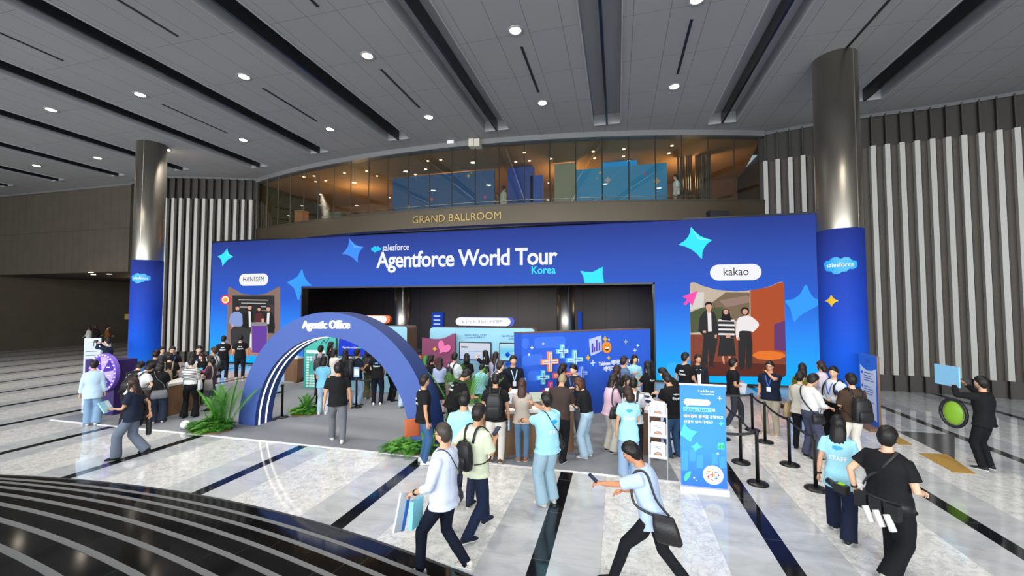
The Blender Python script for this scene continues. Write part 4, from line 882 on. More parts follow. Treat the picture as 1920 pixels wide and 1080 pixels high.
# foyer posters
for (x0, y0, x1, y1), lb in (((810, 586, 828, 640), 'blue event poster on the brown foyer wall, between column and pill sign'), ((1083, 585, 1090, 640), 'narrow blue lit poster beside the right foyer column')):
    a = on_y(x0, y0, 26.7); b = on_y(x1, y1, 26.7); o = empty('event_poster', (a.x, 26.7, 1.0), 0, lb, 'poster')
    FP = Plane((a.x, 26.7), (b.x, 26.7)); MB().plate(FP, [(0, .4), (FP.len, .4), (FP.len, a.z), (0, a.z)], 0, .3).build('poster_case', glow('1a48c0', .8), o)
    if FP.len > .4: m = MB(); [m.plate(FP, rrect(.12, a.z-.3-.28*k, FP.len-.12, a.z-.2-.28*k, .02), .006, .004) for k in range(3)]; m.plate(FP, arc_pts((FP.len/2, a.z-1.25), .2, 0, 340, 16), .006, .004); m.build('poster_print', glow('cfe0f8', .8), o)

# gallery displays behind the glass
GP = Plane((-12, 19.6), (6, 19.6)); fg = crop(480, 240, 3.84); fg2 = crop(960, 240, 3.84)
def gpanel(name, f, x0, y0, x1, y1, c, label, z0=6.98, stars=(), th=.1, cat='display panel'):
    p = GP.px(*f(x0, y0)); q_ = GP.px(*f(x1, y1)); o = empty(name, GP.at((p[0]+q_[0])/2, z0), 0, label, cat)
    zt = min(9.93, (p[1]+q_[1])/2); MB().plate(GP, [(p[0], z0), (q_[0], z0), (q_[0], zt), (p[0], zt)], 0, th).build('panel_board', mat('gal_'+c, c, .6, emit=0), o)
    for x, y, s, cc in stars: MB().plate(GP, star4(GP.px(*f(x, y)), s, .3, 90), .01, .008).build('star_print', paint(cc), o)
gpanel('backdrop_panel', fg, 985, 345, 1718, 292, '2d5488', 'dark blue star-printed backdrop behind the middle of the gallery glass', stars=((1530, 345, .14, 'd8b62e'), (1265, 513, .16, 'd6405f'), (1100, 570, .16, 'd8b62e'), (1650, 497, .12, 'd6405f'), (1552, 325, .06, 'd8b62e')))
gpanel('backdrop_panel', fg, 1812, 280, 1995, 268, '1d3f9a', 'royal blue upright panel behind the gallery glass, taller of a pair', th=.4)
gpanel('backdrop_panel', fg2, 130, 342, 222, 340, '234ba8', 'shorter royal blue panel next to the tall one in the gallery')
gpanel('curtain_panel', fg2, 305, 232, 458, 228, '8d8a72', 'pale olive pleated curtain panel behind the gallery glass', cat='curtain')
gpanel('backdrop_panel', fg2, 458, 290, 1115, 262, '2f8fc4', 'bright blue backdrop with small prints, in the right half of the gallery', stars=((635, 323, .1, 'e0c040'), (955, 330, .1, 'e0507a'), (690, 375, .2, 'c9b0a0'), (1043, 382, .2, 'd8a868'), (615, 362, .06, 'e0c040')))
def lightbox(f, x0, y0, x1, y1, label):
    P2 = Plane((-12, 20.2), (6, 20.2)); p = P2.px(*f(x0, y0)); q_ = P2.px(*f(x1, y1)); z1, z0 = p[1], q_[1]
    o = empty('hanging_sign', P2.at((p[0]+q_[0])/2, z0), 0, label, 'sign'); MB().plate(P2, [(p[0], z0), (q_[0], z0), (q_[0], z1), (p[0], z1)], 0, .25).build('sign_box', glow('1c9be8', .75), o)
    m = MB(); [m.tube([P2.at(u, z1, -.1), P2.at(u, 10.0, -.1)], .012, 5) for u in (p[0]+.2, q_[0]-.2)]; m.build('sign_rods', mat('rail_steel', 'b9b6ae', .25, metal=.9), o)
lightbox(fg, 1275, 268, 1435, 318, 'plain cyan hanging sign behind the gallery glass over the dark blue backdrop'); lightbox(fg2, 652, 228, 900, 280, 'plain cyan hanging sign behind the gallery glass over the bright blue backdrop')
sc = empty('slat_screen', (4.4, 20.3, 7.0), 0, 'screen of upright dark wooden slats at the right end of the gallery', 'partition'); m = MB()
for x in (1196, 1216, 1237, 1258, 1274, 1290, 1326, 1342, 1358, 1375, 1390, 1408, 1425): p = on_y(*fg2(x, 300), 20.3); m.box((p.x, 20.3, 8.49), (.07, .12, 3.02))
m.build('slat_rows', mat('slat_brown', '3d2c1e', .5), sc)
for k, (x, y, w_, c) in enumerate(((700, 600, .9, '2a221c'), (880, 560, .7, '1d1a18'), (560, 575, 1.3, '5a6048'), (330, 540, .5, 'a56a3a'))):
    p = on_y(*fg(x, y), 19.3); o = empty('gallery_counter', (p.x, 19.3, 6.98), 0, ['low dark sofa block behind the gallery glass', 'dark upright cabinet behind the gallery glass', 'olive service counter behind the left end of the gallery glass', 'warm lit partition at the left end of the gallery'][k], 'furniture')
    MB().box((0, 0, .32+.12*k), (w_, .5, .64+.24*k)).build('block_body', paint(c), o, local=True); MB().box((0, 0, .66+.24*k), (w_+.06, .56, .04)).build('block_top', paint('8a7a62'), o, local=True)

# ------------------------------------------------------------------ rope barrier posts
pblack = mat('post_black', '101112', .35)
def stanchion(p, label, group, sign=False):
    o = empty('barrier_post', (p[0], p[1], 0), 0, label, 'barrier post', group)
    MB().lathe((0, 0, 0), [(.17, 0), (.17, .015), (.15, .03), (.04, .045)], 28).build('post_base', pblack, o, True, True)
    MB().lathe((0, 0, 0), [(.03, .03), (.03, .84), (.034, .845), (.034, .9), (.028, .91)], 16).build('post_tube', pblack, o, True, True)
    MB().box((0, -.03, .87), (.05, .03, .05)).build('belt_head', mat('black_box', '1a1a1b', .5), o, local=True)
    return o
E_ = [ground(*q_) for q_ in ((1412.4, 807), (1434.4, 829), (1479.4, 871.6), (1525.7, 917))]; W_ = [ground(*q_) for q_ in ((1368, 824), (1392.9, 867.5), (1414.3, 906.8))]
for p, l in zip(E_, ('far corner post', 'second post', 'third post', 'near end post')): stanchion((3.2, p.y), 'black belt barrier post on the marble, %s of the right line' % l, 'queue barrier posts')
for p, l in zip(W_, ('far post, half behind the banner,', 'middle post', 'near end post')): stanchion((2.32, p.y), 'black belt barrier post, %s of the inner line' % l, 'queue barrier posts')
stanchion((2.2, E_[0].y), 'black belt barrier post hidden behind the roll-up banner', 'queue barrier posts'); stanchion((1.5, W_[2].y+.02), 'black belt barrier post standing right behind the banner', 'queue barrier posts')
def belt(a, b, label, sag=.05, z=.87):
    d = V((b[0]-a[0], b[1]-a[1], 0)); n = d.normalized(); pts = [V((a[0], a[1], z))+n*.03+(d-n*.06)*t_+V((0, 0, -sag*4*t_*(1-t_))) for t_ in np.linspace(0, 1, 9)]
    m = MB(); m.tube(pts, .004, 4, flat=1., hint=(n.y, -n.x, 0)); m = MB()
    for p, q_ in zip(pts, pts[1:]):
        s_ = V((n.y, -n.x, 0))*.0025; h = V((0, 0, .024)); m.add([p+s_-h, q_+s_-h, q_+s_+h, p+s_+h, p-s_-h, q_-s_-h, q_-s_+h, p-s_+h], [(0, 1, 2, 3), (4, 7, 6, 5), (3, 2, 6, 7), (0, 4, 5, 1)])
    tag(m.build('barrier_belt', pblack), label, 'belt', 'barrier belts')
ys = [p.y for p in E_]; wy = [p.y for p in W_]
for k, l in enumerate(('far', 'middle', 'near')): belt((3.2, ys[k]), (3.2, ys[k+1]), 'black webbing belt of the right barrier line, %s span' % l)
belt((2.2, ys[0]), (3.2, ys[0]), 'black webbing belt across the far end of the queue lane'); belt((2.32, wy[0]), (2.32, wy[1]), 'black webbing belt of the inner barrier line, far span'); belt((2.32, wy[1]), (2.32, wy[2]), 'black webbing belt of the inner barrier line, near span'); belt((1.5, wy[2]+.02), (2.32, wy[2]), 'black webbing belt running behind the roll-up banner')
for q_, l in (((506, 788), 'at the left foot of the arch, front one'), ((528.6, 783), 'at the left foot of the arch, inner one'), ((593.6, 757), 'inside the arch behind the walking man')):
    p = ground(*q_); stanchion((p.x, p.y), 'black barrier post on the carpet %s' % l, 'arch barrier posts')
p = ground(668, 764.5); stanchion((p.x, p.y), 'black barrier post inside the arch carrying a blue sign card', 'arch barrier posts')
o = empty('sign_card', (p.x, p.y-.01, .92), 0, 'pale blue sign card in a frame on top of the arch barrier post', 'sign'); MB().box((0, 0, .15), (.19, .012, .3)).build('card_frame', paint('8fb8de'), o, local=True); MB().box((0, -.008, .15), (.15, .004, .18)).build('card_sheet', paint('eef3f8'), o, local=True)
belt((p.x-.75, p.y+.1), (p.x, p.y), 'black belt leading from the sign card post', z=.86); belt((p.x, p.y), (p.x+.45, p.y+.15), 'short black belt end beyond the sign card post', z=.86)

# ------------------------------------------------------------------ plants
leafm = [mat('leaf_%s' % c, c, .5, vary=.25, bscale=9) for c in ('3a7428', '4f962f', '6aa83c', '2f6221')]
def blade(mb, b, d, l, w_, m, up=V((0, 0, 1)), droop=.25, n=4):
    """one leaf: a bent strip with a raised midrib"""
    d = d.normalized(); s = d.cross(up); s = s.normalized() if s.length > 1e-3 else V((1, 0, 0)); nn = s.cross(d)
    vs = []; 
    for i in range(n+1):
        t_ = i/n; p = b+d*(l*t_)+V((0, 0, -droop*l*t_*t_)); ww = w_*(sin(pi*min(1, .12+t_*.88)))**.8 if i < n else .0005
        vs += [p-s*ww, p+nn*ww*.25, p+s*ww]
    mb.add(vs, [f for i in range(n) for f in ((3*i, 3*i+1, 3*i+4, 3*i+3), (3*i+1, 3*i+2, 3*i+5, 3*i+4))], m)
def frond(mb, b, az, el, l, rn, m, pairs=14, lw=.012, ll=.16, droop=.55):
    d = V((cos(az)*cos(el), sin(az)*cos(el), sin(el))); pts = [b+d*(l*t_)+V((0, 0, -droop*l*t_*t_)) for t_ in np.linspace(0, 1, pairs+1)]
    mb.tube(pts[::2], [.006*(1-.7*i/(len(pts)/2)) for i in range(len(pts[::2]))], 4, m)
    for i in range(2, pairs+1):
        t_ = i/pairs; tg = (pts[i]-pts[i-1]).normalized(); s = tg.cross(V((0, 0, 1)))
        if s.length < 1e-3: continue
        s.normalize(); k = ll*sin(pi*(.12+.83*t_))*rn.uniform(.85, 1.1)
        for sg in (-1, 1): blade(mb, pts[i], tg*.75+s*sg+V((0, 0, .12)), k, lw, m, droop=.3, n=2)
def bed(c, rx, ry, label, ferns, palms=(), broad=(), seed=1):
    rn = random.Random(seed); o = empty('plant_bed', (c[0], c[1], 0), 0, label, 'plants')
    MB().lathe((0, 0, 0), [(1, .0), (1, .03), (.97, .035)], 40).build('bed_base', paint('7a5a36'), o, local=True).scale = (rx, ry, 1)
    m = MB()
    for i in range(950):
        a = rn.uniform(0, 2*pi); r = sqrt(rn.random())*.97; b = V((r*rx*cos(a), r*ry*sin(a), .03))
        blade(m, b, V((rn.uniform(-.6, .6), rn.uniform(-.6, .6), 1)), rn.uniform(.07, .19), .013, 0, up=V((1, .2, 0)), n=2)
    x = m.build('moss', mat('moss_green', '4c9a2c', .6, vary=.3, bscale=30), o, local=True); x['kind'] = 'stuff'
    for k in range(ferns):
        a = rn.uniform(0, 2*pi); r = sqrt(rn.random())*.72; b = V((r*rx*cos(a), r*ry*sin(a), .03)); m = MB(); mm = rn.choice(leafm[:3])
        for j in range(11): frond(m, b, 2*pi*j/11+rn.uniform(-.3, .3), rad(rn.uniform(30, 78)), rn.uniform(.32, .56)*(1.2-r*.5), rn, 0, 15, .010, .10)
        m.build('fern', mm, o, local=True)
    for (x_, y_, h, nf, ll) in palms:
        m = MB()
        for j in range(nf): frond(m, V((x_, y_, .03)), 2*pi*j/nf*1.0+rn.uniform(-.3, .3), rad(rn.uniform(62, 86)), h*rn.uniform(.8, 1.1), rn, 0, 34, .013, ll, .30)
        m.build('palm', leafm[1], o, local=True)
    for (x_, y_, l, n_) in broad:
        m = MB()
        for j in range(n_): blade(m, V((x_, y_, .03)), V((cos(2*pi*j/n_)*.4, sin(2*pi*j/n_)*.4, 1)), l*rn.uniform(.8, 1.05), l*.17, 0, up=V((sin(2*pi*j/n_), -cos(2*pi*j/n_), 0)).cross(V((0, 0, 1))), droop=.08, n=7)
        m.build('broad_leaf_plant', leafm[2], o, local=True)
    return o
bed((-9.86, 8.2), .56, .38, 'round bed of ferns and small palm at the left foot of the arch', 26, ((.1, .15, 1.45, 9, .28), (.3, .2, 1.65, 7, .26)), ((-.12, .12, .62, 3),), 3)
bed((-4.28, 7.985), .62, .16, 'long low fern bed in front of the right arch foot', 18, (), ((.42, .05, .6, 4),), 5)
bed((-3.5, 9.0), .36, .30, 'round bed with tall palm behind the right arch foot', 8, ((.0, .0, 2.25, 13, .40),), ((-.12, -.15, .85, 5),), 6)
bed((-8.7, 10.05), .4, .3, 'small fern bed on the inner side of the arch foot', 8, ((.0, .05, .7, 6, .17),), (), 8)
for q_, r_, l in (((390, 797), .105, 'white globe lamp lying at the edge of the left plant bed'),):
    p = V((-10.52, 8.08)); tag(MB().ball((p.x, p.y, r_+.008), r_, 20, 12).build('globe_lamp', mat('globe_white', 'eef0f0', .3), None, True), l, 'lamp')
m = MB(); rn = random.Random(4)
for j in range(22): blade(m, V((0, 0, .11)), V((rn.uniform(-1, 1), rn.uniform(-1, 1), 1.5)), .2, .03, 0, up=V((.3, 1, 0)), n=3)
m.build('pot_foliage', leafm[1], po, local=True)
# ------------------------------------------------------------------ people
def remesh(mb, vox, it=4, wr=0., wf=9., seed=0):
    """melt the overlapping lofts of a MB into one continuous surface"""
    me = bpy.data.meshes.new('shape'); me.from_pydata(mb.v, [], mb.f)
    o = bpy.data.objects.new('shape', me); COL.objects.link(o)
    r = o.modifiers.new('r', 'REMESH'); r.mode = 'VOXEL'; r.voxel_size = vox
    s = o.modifiers.new('s', 'SMOOTH'); s.factor = .5; s.iterations = it
    dg = bpy.context.evaluated_depsgraph_get(); ev = o.evaluated_get(dg); em = ev.to_mesh()
    vs = np.empty(len(em.vertices)*3); em.vertices.foreach_get('co', vs); vs = vs.reshape(-1, 3)
    nr = np.empty(len(em.vertices)*3); em.vertices.foreach_get('normal', nr); nr = nr.reshape(-1, 3)
    fs = [tuple(p.vertices) for p in em.polygons]; ev.to_mesh_clear()
    bpy.data.objects.remove(o); bpy.data.meshes.remove(me)
    if wr:
        d = np.array([noise.noise(V((x*wf+seed, y*wf, z*wf*.55)))+.5*noise.noise(V((x*wf*2.3, y*wf*2.3+seed, z*wf))) for x, y, z in vs]); vs = vs+nr*(d*wr)[:, None]
    out = MB(); out.v = [tuple(v) for v in vs]; out.f = fs; out.m = [0]*len(fs); return out
def head_mesh(mb, M, fem, mats):
    """face, nose, lips, ears; M: head centre frame (x right, y face, z up)"""
    n, k = 26, 18; vs = []; fc = []
    for i in range(k+1):
        a = pi*i/k
        for j in range(n):
            t = 2*pi*j/n; x, y, z = sin(a)*cos(t), sin(a)*sin(t), -cos(a)
            jaw = max(0, -z); wx = .077*(1-.30*jaw**1.6); wy = .096*(1-.18*jaw**2)
            p = V((x*wx, y*wy+(.012*jaw if y > 0 else -.004*jaw), z*.118))
            if y > .0:
                g = lambda cx, cz, sx, szz: math.exp(-((p.x-cx)/sx)**2-((p.z-cz)/szz)**2)
                p.y += .018*g(0, -.022, .011, .018)+.010*g(0, 0, .010, .022)+.005*g(0, -.062, .022, .010)+.006*g(0, -.098, .02, .014)+.004*g(0, .03, .05, .012)-.008*(g(.032, .006, .014, .011)+g(-.032, .006, .014, .011))+.004*(g(.042, -.03, .02, .02)+g(-.042, -.03, .02, .02))
            vs.append(M @ p)
    for i in range(k):
        for j in range(n): fc.append((i*n+j, i*n+(j+1) % n, (i+1)*n+(j+1) % n, (i+1)*n+j))
    mb.add(vs, fc, 0)
    R = M.to_3x3()
    for s in (-1, 1):
        mb.ball(M @ V((s*.078, -.006, -.008)), (.009, .018, .031), 8, 6, 0, R)
        mb.ball(M @ V((s*.032, .080, .006)), (.0135, .008, .0065), 10, 6, 2, R); mb.ball(M @ V((s*.032, .0865, .006)), (.006, .003, .006), 8, 5, 1, R)
        c = M @ V((s*.033, .0885, .026)); mb.box(c, (.028, .006, .006), M=R @ Matrix.Rotation(s*.12, 3, 'Y'), m=1)
    mb.ball(M @ V((0, .0905, -.060)), (.021, .006, .0045), 10, 5, 3, R); mb.ball(M @ V((0, .0895, -.067)), (.017, .007, .005), 10, 5, 3, R)
def hair_mesh(M, style, T=None):
    mb = MB(); n, k = 34, 24; vs = []; fc = []
    th = {'buzz': .004, 'short': .016, 'messy': .022, 'bob': .02, 'long': .018, 'bun': .013, 'pony': .013, 'cap': .016, 'thin': .011}[style]
    fem = style in ('bob', 'long', 'bun', 'pony')
    for i in range(k+1):
        a = pi*i/k
        for j in range(n):
            t = 2*pi*j/n; x, y, z = sin(a)*cos(t), sin(a)*sin(t), -cos(a)
            # hairline: forehead in front, ears at the sides, nape behind
            back = max(0., min(1., (-y+.15)/.5)); side = max(0., 1-abs(y)*1.6)
            lim = max(0, y)*(.50 if not fem else .42)+max(0, y)*.16*math.exp(-(x/.5)**2)-back*(.80 if not fem else .85)-side*(.12 if not fem else .35)
            d = (z-lim)/.11; q = max(-1., min(1., d)); st_ = noise.noise(V((x*5, y*5, z*3+len(style))))*.6+noise.noise(V((x*13, y*13, z*5)))*.4
            r = (th*q+(.012 if style in ('messy', 'short') else .006)*st_*max(0, q)+th*.75*max(0, z+.1)*max(0, q)) if style != 'buzz' else th*q
            jaw = max(0, -z); wx = .077*(1-.30*jaw**1.6); wy = .096*(1-.18*jaw**2)
            if q < 0: r = max(-.016, r)
            vs.append(M @ V((x*(wx+r), y*(wy+r), z*(.118+r))))
    for i in range(k):
        for j in range(n): fc.append((i*n+j, i*n+(j+1) % n, (i+1)*n+(j+1) % n, (i+1)*n+j))
    mb.add(vs, fc)
    R = M.to_3x3(); dn = R.inverted() @ V((0, 0, -1)) if T is None else V((0, 0, -1))
    if style in ('long', 'bob'):
        L = .54 if style == 'long' else .20; c0 = V((0, -.035, .03)); pts = []; k = 9; dnl = (R.inverted() @ V((0, -.10, -1))).normalized()
        for i in range(k):
            t_ = i/(k-1); p = c0+V((0, -.045*min(1, t_*3), 0))+dnl*(L*t_); pts.append(M @ p)
        rx = [.075, .092, .098, .098, .098, .097, .094, .084, .05] if style == 'long' else [.075, .09, .098, .1, .102, .103, .1, .09, .06]
        ry = [.06, .062, .06, .056, .052, .046, .042, .036, .02] if style == 'long' else [.065, .07, .07, .068, .068, .066, .062, .055, .035]
        rs = [R @ V((1, 0, 0))]*k; fs = [R @ V((0, 1, 0))]*k; b0 = len(mb.v); mb.loft(pts, rs, fs, rx, ry, 30)
        for i in range(b0, len(mb.v)):
            j = (i-b0) % 30; f_ = 1+.07*noise.noise(V((j*.9, L*9, (i-b0)//30*.25)))+.05*math.sin(j*2.4+(i-b0)//30*.3); c_ = pts[(i-b0)//30]; mb.v[i] = tuple(c_+(V(mb.v[i])-c_)*f_)
        for s in (-1, 1): # front locks beside the face
            l2 = .26 if style == 'long' else .15; pts = [M @ (V((s*.070, .028, .05))+V((s*.012*min(1, t_*2), .006, 0))+(R.inverted() @ V((0, 0, -1)))*(l2*t_)) for t_ in np.linspace(0, 1, 6)]
            mb.tube(pts, [.014, .022, .024, .023, .018, .006], 8, hint=R @ V((0, 1, 0)), flat=.6)
    if style == 'bun': mb.ball(M @ V((0, -.112, -.035)), (.042, .036, .04), 12, 8, 0, R)
    if style == 'pony':
        mb.ball(M @ V((0, -.105, .02)), (.025, .025, .025), 8, 6, 0, R); pts = [M @ V((0, -.10, .02))+V((0, 0, -.30*t_))+(R @ V((0, -1, 0)))*(.07*sin(pi*min(1, t_*1.2)*.6)) for t_ in np.linspace(0, 1, 7)]; mb.tube(pts, [.02, .034, .04, .04, .034, .026, .008], 10)
    return mb
def hand(mb, w, d, n, s, grip=.35, sc=1.):
    """palm + five fingers from wrist w along d; n: back of the hand; s=+1 thumb on the +x side of (d x n)"""
    d = d.normalized(); n = (n-d*n.dot(d)).normalized(); x = d.cross(n)*s
    mb.tube([w-d*.02, w+d*.015, w+d*.05*sc, w+d*.088*sc], [.027*sc, .032*sc, .040*sc, .038*sc], 10, flat=.48, hint=x)
    for k, (o, l) in enumerate(((.030, .066), (.010, .075), (-.010, .070), (-.029, .054))):
        b = w+d*.082*sc+x*o*sc; dd = d; pts = [b]; g = grip*(1+.12*k)
        for q in range(3):
            dd = (Matrix.Rotation(-g, 3, d.cross(n)) @ dd) if True else dd; pts.append(pts[-1]+dd*l*sc*(.42, .33, .25)[q])
        mb.tube(pts, [.0095*sc, .009*sc, .0082*sc, .0065*sc], 6)
    b = w+d*.022*sc+x*.028*sc; t1 = (d*.7+x*.75-n*.25).normalized(); p1 = b+t1*.042*sc; t2 = (d*.95+x*.15-n*.25*(1+grip)).normalized()
    mb.tube([b, p1, p1+t2*.03*sc, p1+t2*.046*sc], [.013*sc, .0115*sc, .010*sc, .007*sc], 6)
def hair_mat(c):
    if 'hair_'+c in MATS: return MATS['hair_'+c]
    t = NT('hair_'+c); vec = t.n('TexCoord').outputs['Object']; f = t.n('TexNoise', Vector=t.n('Mapping', Vector=vec, Scale=(1, 1, .16)).outputs[0], Scale=110., Detail=3.).outputs['Fac']
    b = lin(c); t.to(Base_Color=t.mix(f, tuple(x*.6 for x in b), tuple(min(1, x*1.7+.004) for x in b)), Roughness=.48, Specular_IOR_Level=.35, Normal=t.n('Bump', Strength=.45, Distance=.006, Height=f).outputs[0])
    return t.m
def stripe_mat():
    if 'cloth_stripes' in MATS: return MATS['cloth_stripes']
    t = NT('cloth_stripes'); vec, X, Y, Z = t.xyz(); k = t.math('LESS_THAN', t.math('FRACT', t.math('DIVIDE', Z, .042)), .42); lo = t.math('GREATER_THAN', Z, 1.02)
    t.to(Base_Color=t.mix(t.math('MULTIPLY', k, lo), lin('e6e4e0'), lin('1c1c20')), Roughness=.85, Specular_IOR_Level=.2); return t.m
SKINS = ['e0b294', 'd8a585', 'cf9a78', 'e6bda2']
POSE = {'down': (.255, .03, .84), 'side': (.27, -.02, .85), 'front': (.13, .34, 1.06), 'low': (.15, .26, .96), 'phone': (.07, .28, 1.22), 'belly': (.05, .20, 1.05), 'chin': (-.02, .135, 1.50), 'hair': (.10, .10, 1.66), 'cam': (.06, .26, 1.60), 'swingb': (.22, -.22, .92), 'swingf': (.20, .28, .98), 'point': (.24, .50, 1.34), 'out': (.46, .20, 1.08), 'high': (.16, .34, 1.56), 'clap': (.03, .30, 1.28), 'hip': (.24, .05, 1.02), 'strap': (.13, .12, 1.30), 'under': (.16, .20, 1.12), 'carry': (.20, .24, 1.02)}
CROWD = {}
def person(px, h, ang, label, yf=None, yh=None, fem=False, top=('1a1a1c', 'tee'), bot=('22242c', 'pants'), shoe='2a2a2c', hair=('15120f', 'short'), lean=0., L='down', Rr='down', hp=0., hy=0., step=0., wide=.11, fat=1., extras=(), name='person', grp=None, skin=None, gripL=.4, gripR=.4, seed=None, lift=0., zoff=0., crouch=0., at=None):
    rn = random.Random(label); s = h/1.75
    lr_ = rad(lean)
    if at is not None: pos = V((at[0], at[1], zoff))
    elif yf: pos = ground(px, yf, zoff)
    else:
        hp3 = ground(px, yh, h*(.99-.44*(1-cos(lr_)))+zoff); fa = atan2(hp3.y, hp3.x)-rad(ang); pos = hp3-V((cos(fa), sin(fa), 0))*(.62*s*sin(lr_))
    pos.z = zoff
    dist = hypot(pos.x, pos.y); vox = (.0125 if dist < 7.5 else .0165 if dist < 11 else .023)*(1 if dist < 18 else 1.5)
    head_dir = atan2(pos.y, pos.x)-rad(ang); rz = head_dir-pi/2
    o = empty(name, pos, rz, label, 'person', grp)
    sc_ = skin or rn.choice(SKINS); sk = mat('skin_'+sc_, sc_, .55, spec=.3)
    la = rad(lean); t = V((0, sin(la), cos(la))); fw = V((0, cos(la), -sin(la))); X = V((1, 0, 0))
    ank = .085; stp = step*s
    fl = V((-wide*s, 0, ank*s)); fr_ = V((wide*s, 0, ank*s))
    if step: fl.y += stp/2; fr_.y -= stp/2
    if lift: (fr_ if step > 0 else fl).z += lift
    hipz = min(.915*s, ank*s+sqrt(max(.1, (.835*s)**2-(stp/2)**2))-.004)-crouch
    P0 = V((0, -.10*sin(la)*s, hipz+.015*s))
    T = lambda x, y, a: P0+X*(x*s)+fw*(y*s)+t*(a*s)      # torso coordinates
    sw = (.155 if fem else .182)*(.6+.4*fat); f_ = fat
    prof = [(-.10, .10, .09), (-.04, .158, .118), (.02, .165, .122), (.10, .148 if not fem else .135, .108), (.18, .142 if not fem else .118, .104), (.28, .160 if not fem else .138, .118), (.38, .172 if not fem else .150, .122), (.46, .160 if not fem else .138, .105), (.515, .105, .082), (.55, .06, .062)]
    body = MB(); A = [p[0] for p in prof]
    tor = lambda infl, a0=-9, a1=9: [(a, rx*f_+infl/s, ry*f_+infl/s) for a, rx, ry in prof if a0 <= a <= a1]
    def lofttor(mb, infl, a0=-9, a1=9, extra=()):
        q = list(extra)+tor(infl, a0, a1); mb.loft([T(0, 0, a) for a, _, _ in q], [X]*len(q), [fw]*len(q), [r*s for _, r, _ in q], [r*s for _, _, r in q], 18, sq=.9)
    lofttor(body, 0.)
    # head frame
    Rh = Matrix.Rotation(rad(-hy), 3, 'Z') @ Matrix.Rotation(-(la*.75+rad(hp)), 3, 'X'); nk = T(0, 0, .52); hc = nk+(Rh @ V((0, .018, .17)))*s+t*.02*s
    HM = Matrix.Translation(hc) @ Rh.to_4x4() @ Matrix.Scale(s*(1.0 if not fem else .97), 4)
    body.tube([T(0, -.01, .47), nk, hc+(Rh @ V((0, -.012, -.06)))*s], [.068*s, (.058 if not fem else .05)*s, (.055 if not fem else .047)*s], 12)
    body.ball(hc, (.068*s, .085*s, .10*s), 12, 8, 0, Rh)
    # arms
    arms = []
    for sd, tgt in ((-1, L), (1, Rr)):
        q = POSE[tgt] if isinstance(tgt, str) else tgt; sh = T(sd*sw, -.005, .455)
        w = V((sd*q[0]*s*(1.0 if not fem else .93)*(1+.35*(fat-1) if q[0] > .2 else 1), q[1]*s, q[2]*s))
        ds = T(0, 0, .455)-V((0, 0, 1.385*s)); w = w+V((0, ds.y*.85, ds.z*(.35 if q[2] > .95 else .7)))
        a_, b_ = .285*s, .255*s; dv = w-sh; D = dv.length
        if D > (a_+b_)*.995: w = sh+dv*((a_+b_)*.995/D); dv = w-sh; D = dv.length
        ca = (a_*a_+D*D-b_*b_)/(2*a_*D); hint = V((sd*.55, -.75, -.75)) if q[2] < 1.45 else V((sd*.9, .1, -.6)); u = dv.normalized(); pp = hint-u*hint.dot(u); pp.normalize()
        el = sh+u*(a_*ca)+pp*(a_*sqrt(max(0, 1-ca*ca))); arms.append((sd, sh, el, w))
        k = (.9 if fem else 1.)*(.75+.25*fat); mids = sh.lerp(el, .5); midf = el.lerp(w, .4)
        body.tube([T(sd*sw*.55, 0, .47), sh, mids, el, midf, w], [.05*s, .055*s*k, .046*s*k, .038*s*k, .038*s*k, .026*s*k], 10)
    # legs
    legs = []
    for sd, ft in ((-1, fl), (1, fr_)):
        hp_ = P0+X*(sd*.088*s*f_)+V((0, 0, -.03*s)); a_, b_ = .43*s, .415*s; dv = ft-hp_; D = min(dv.length, (a_+b_)*.998); ca = (a_*a_+D*D-b_*b_)/(2*a_*D); u = dv.normalized(); pp = V((sd*.12, 1, .1)); pp = (pp-u*pp.dot(u)).normalized()
        kn = hp_+u*(a_*ca)+pp*(a_*sqrt(max(0, 1-ca*ca))); legs.append((sd, hp_, kn, ft))
        body.tube([hp_+V((0, 0, .05*s)), hp_.lerp(kn, .35), kn, kn.lerp(ft, .35), kn.lerp(ft, .8), ft-V((0, 0, .02*s))], [.080*s*f_, .074*s*f_, .052*s, .046*s, .035*s, .034*s], 10)
    bm = remesh(body, vox*(1.15 if dist > 9 else 1), 3)
    head_mesh(bm, HM, fem, None)
    for sd, sh, el, w in arms:
        d = (w-el).normalized(); n = V((sd, .0, 0)) if abs(d.z) > .75 else V((sd*.25, -.1, 1)); hand(bm, w, d, n, -sd if abs(d.z) > .75 and d.z < 0 else sd*-1, gripL if sd < 0 else gripR, s*(1. if not fem else .92))
    bm.build('body', [sk, mat('eye_dark', '1b1411', .3), mat('eye_white', 'efe9e2', .3), mat('lips', 'b9716a', .5)], o, True, True)
    # trousers / skirt
    bc, bt = bot; lo = MB()
    if bt == 'skirt':
        z1 = T(0, 0, .14); lo.loft([z1, P0+V((0, 0, .0)), P0+V((0, 0, -.2*s)), P0+V((0, .02, -.45*s))], [X]*4, [V((0, 1, 0))]*4, [.13*s, .175*s, .19*s, .21*s], [.115*s, .14*s, .16*s, .18*s], 18)
    else:
        q = [(a, rx*f_+.014/s, ry*f_+.014/s) for a, rx, ry in prof if a <= .13]; lo.loft([T(0, 0, a) for a, _, _ in q], [X]*len(q), [fw]*len(q), [r*s for _, r, _ in q], [r*s for _, _, r in q], 18, sq=.9)
        kk_ = {'slim': (.094, .072, .064, .056), 'pants': (.10, .078, .072, .068), 'wide': (.105, .096, .098, .104), 'flare': (.095, .074, .085, .118), 'crop': (.10, .085, .075, .072)}[bt]
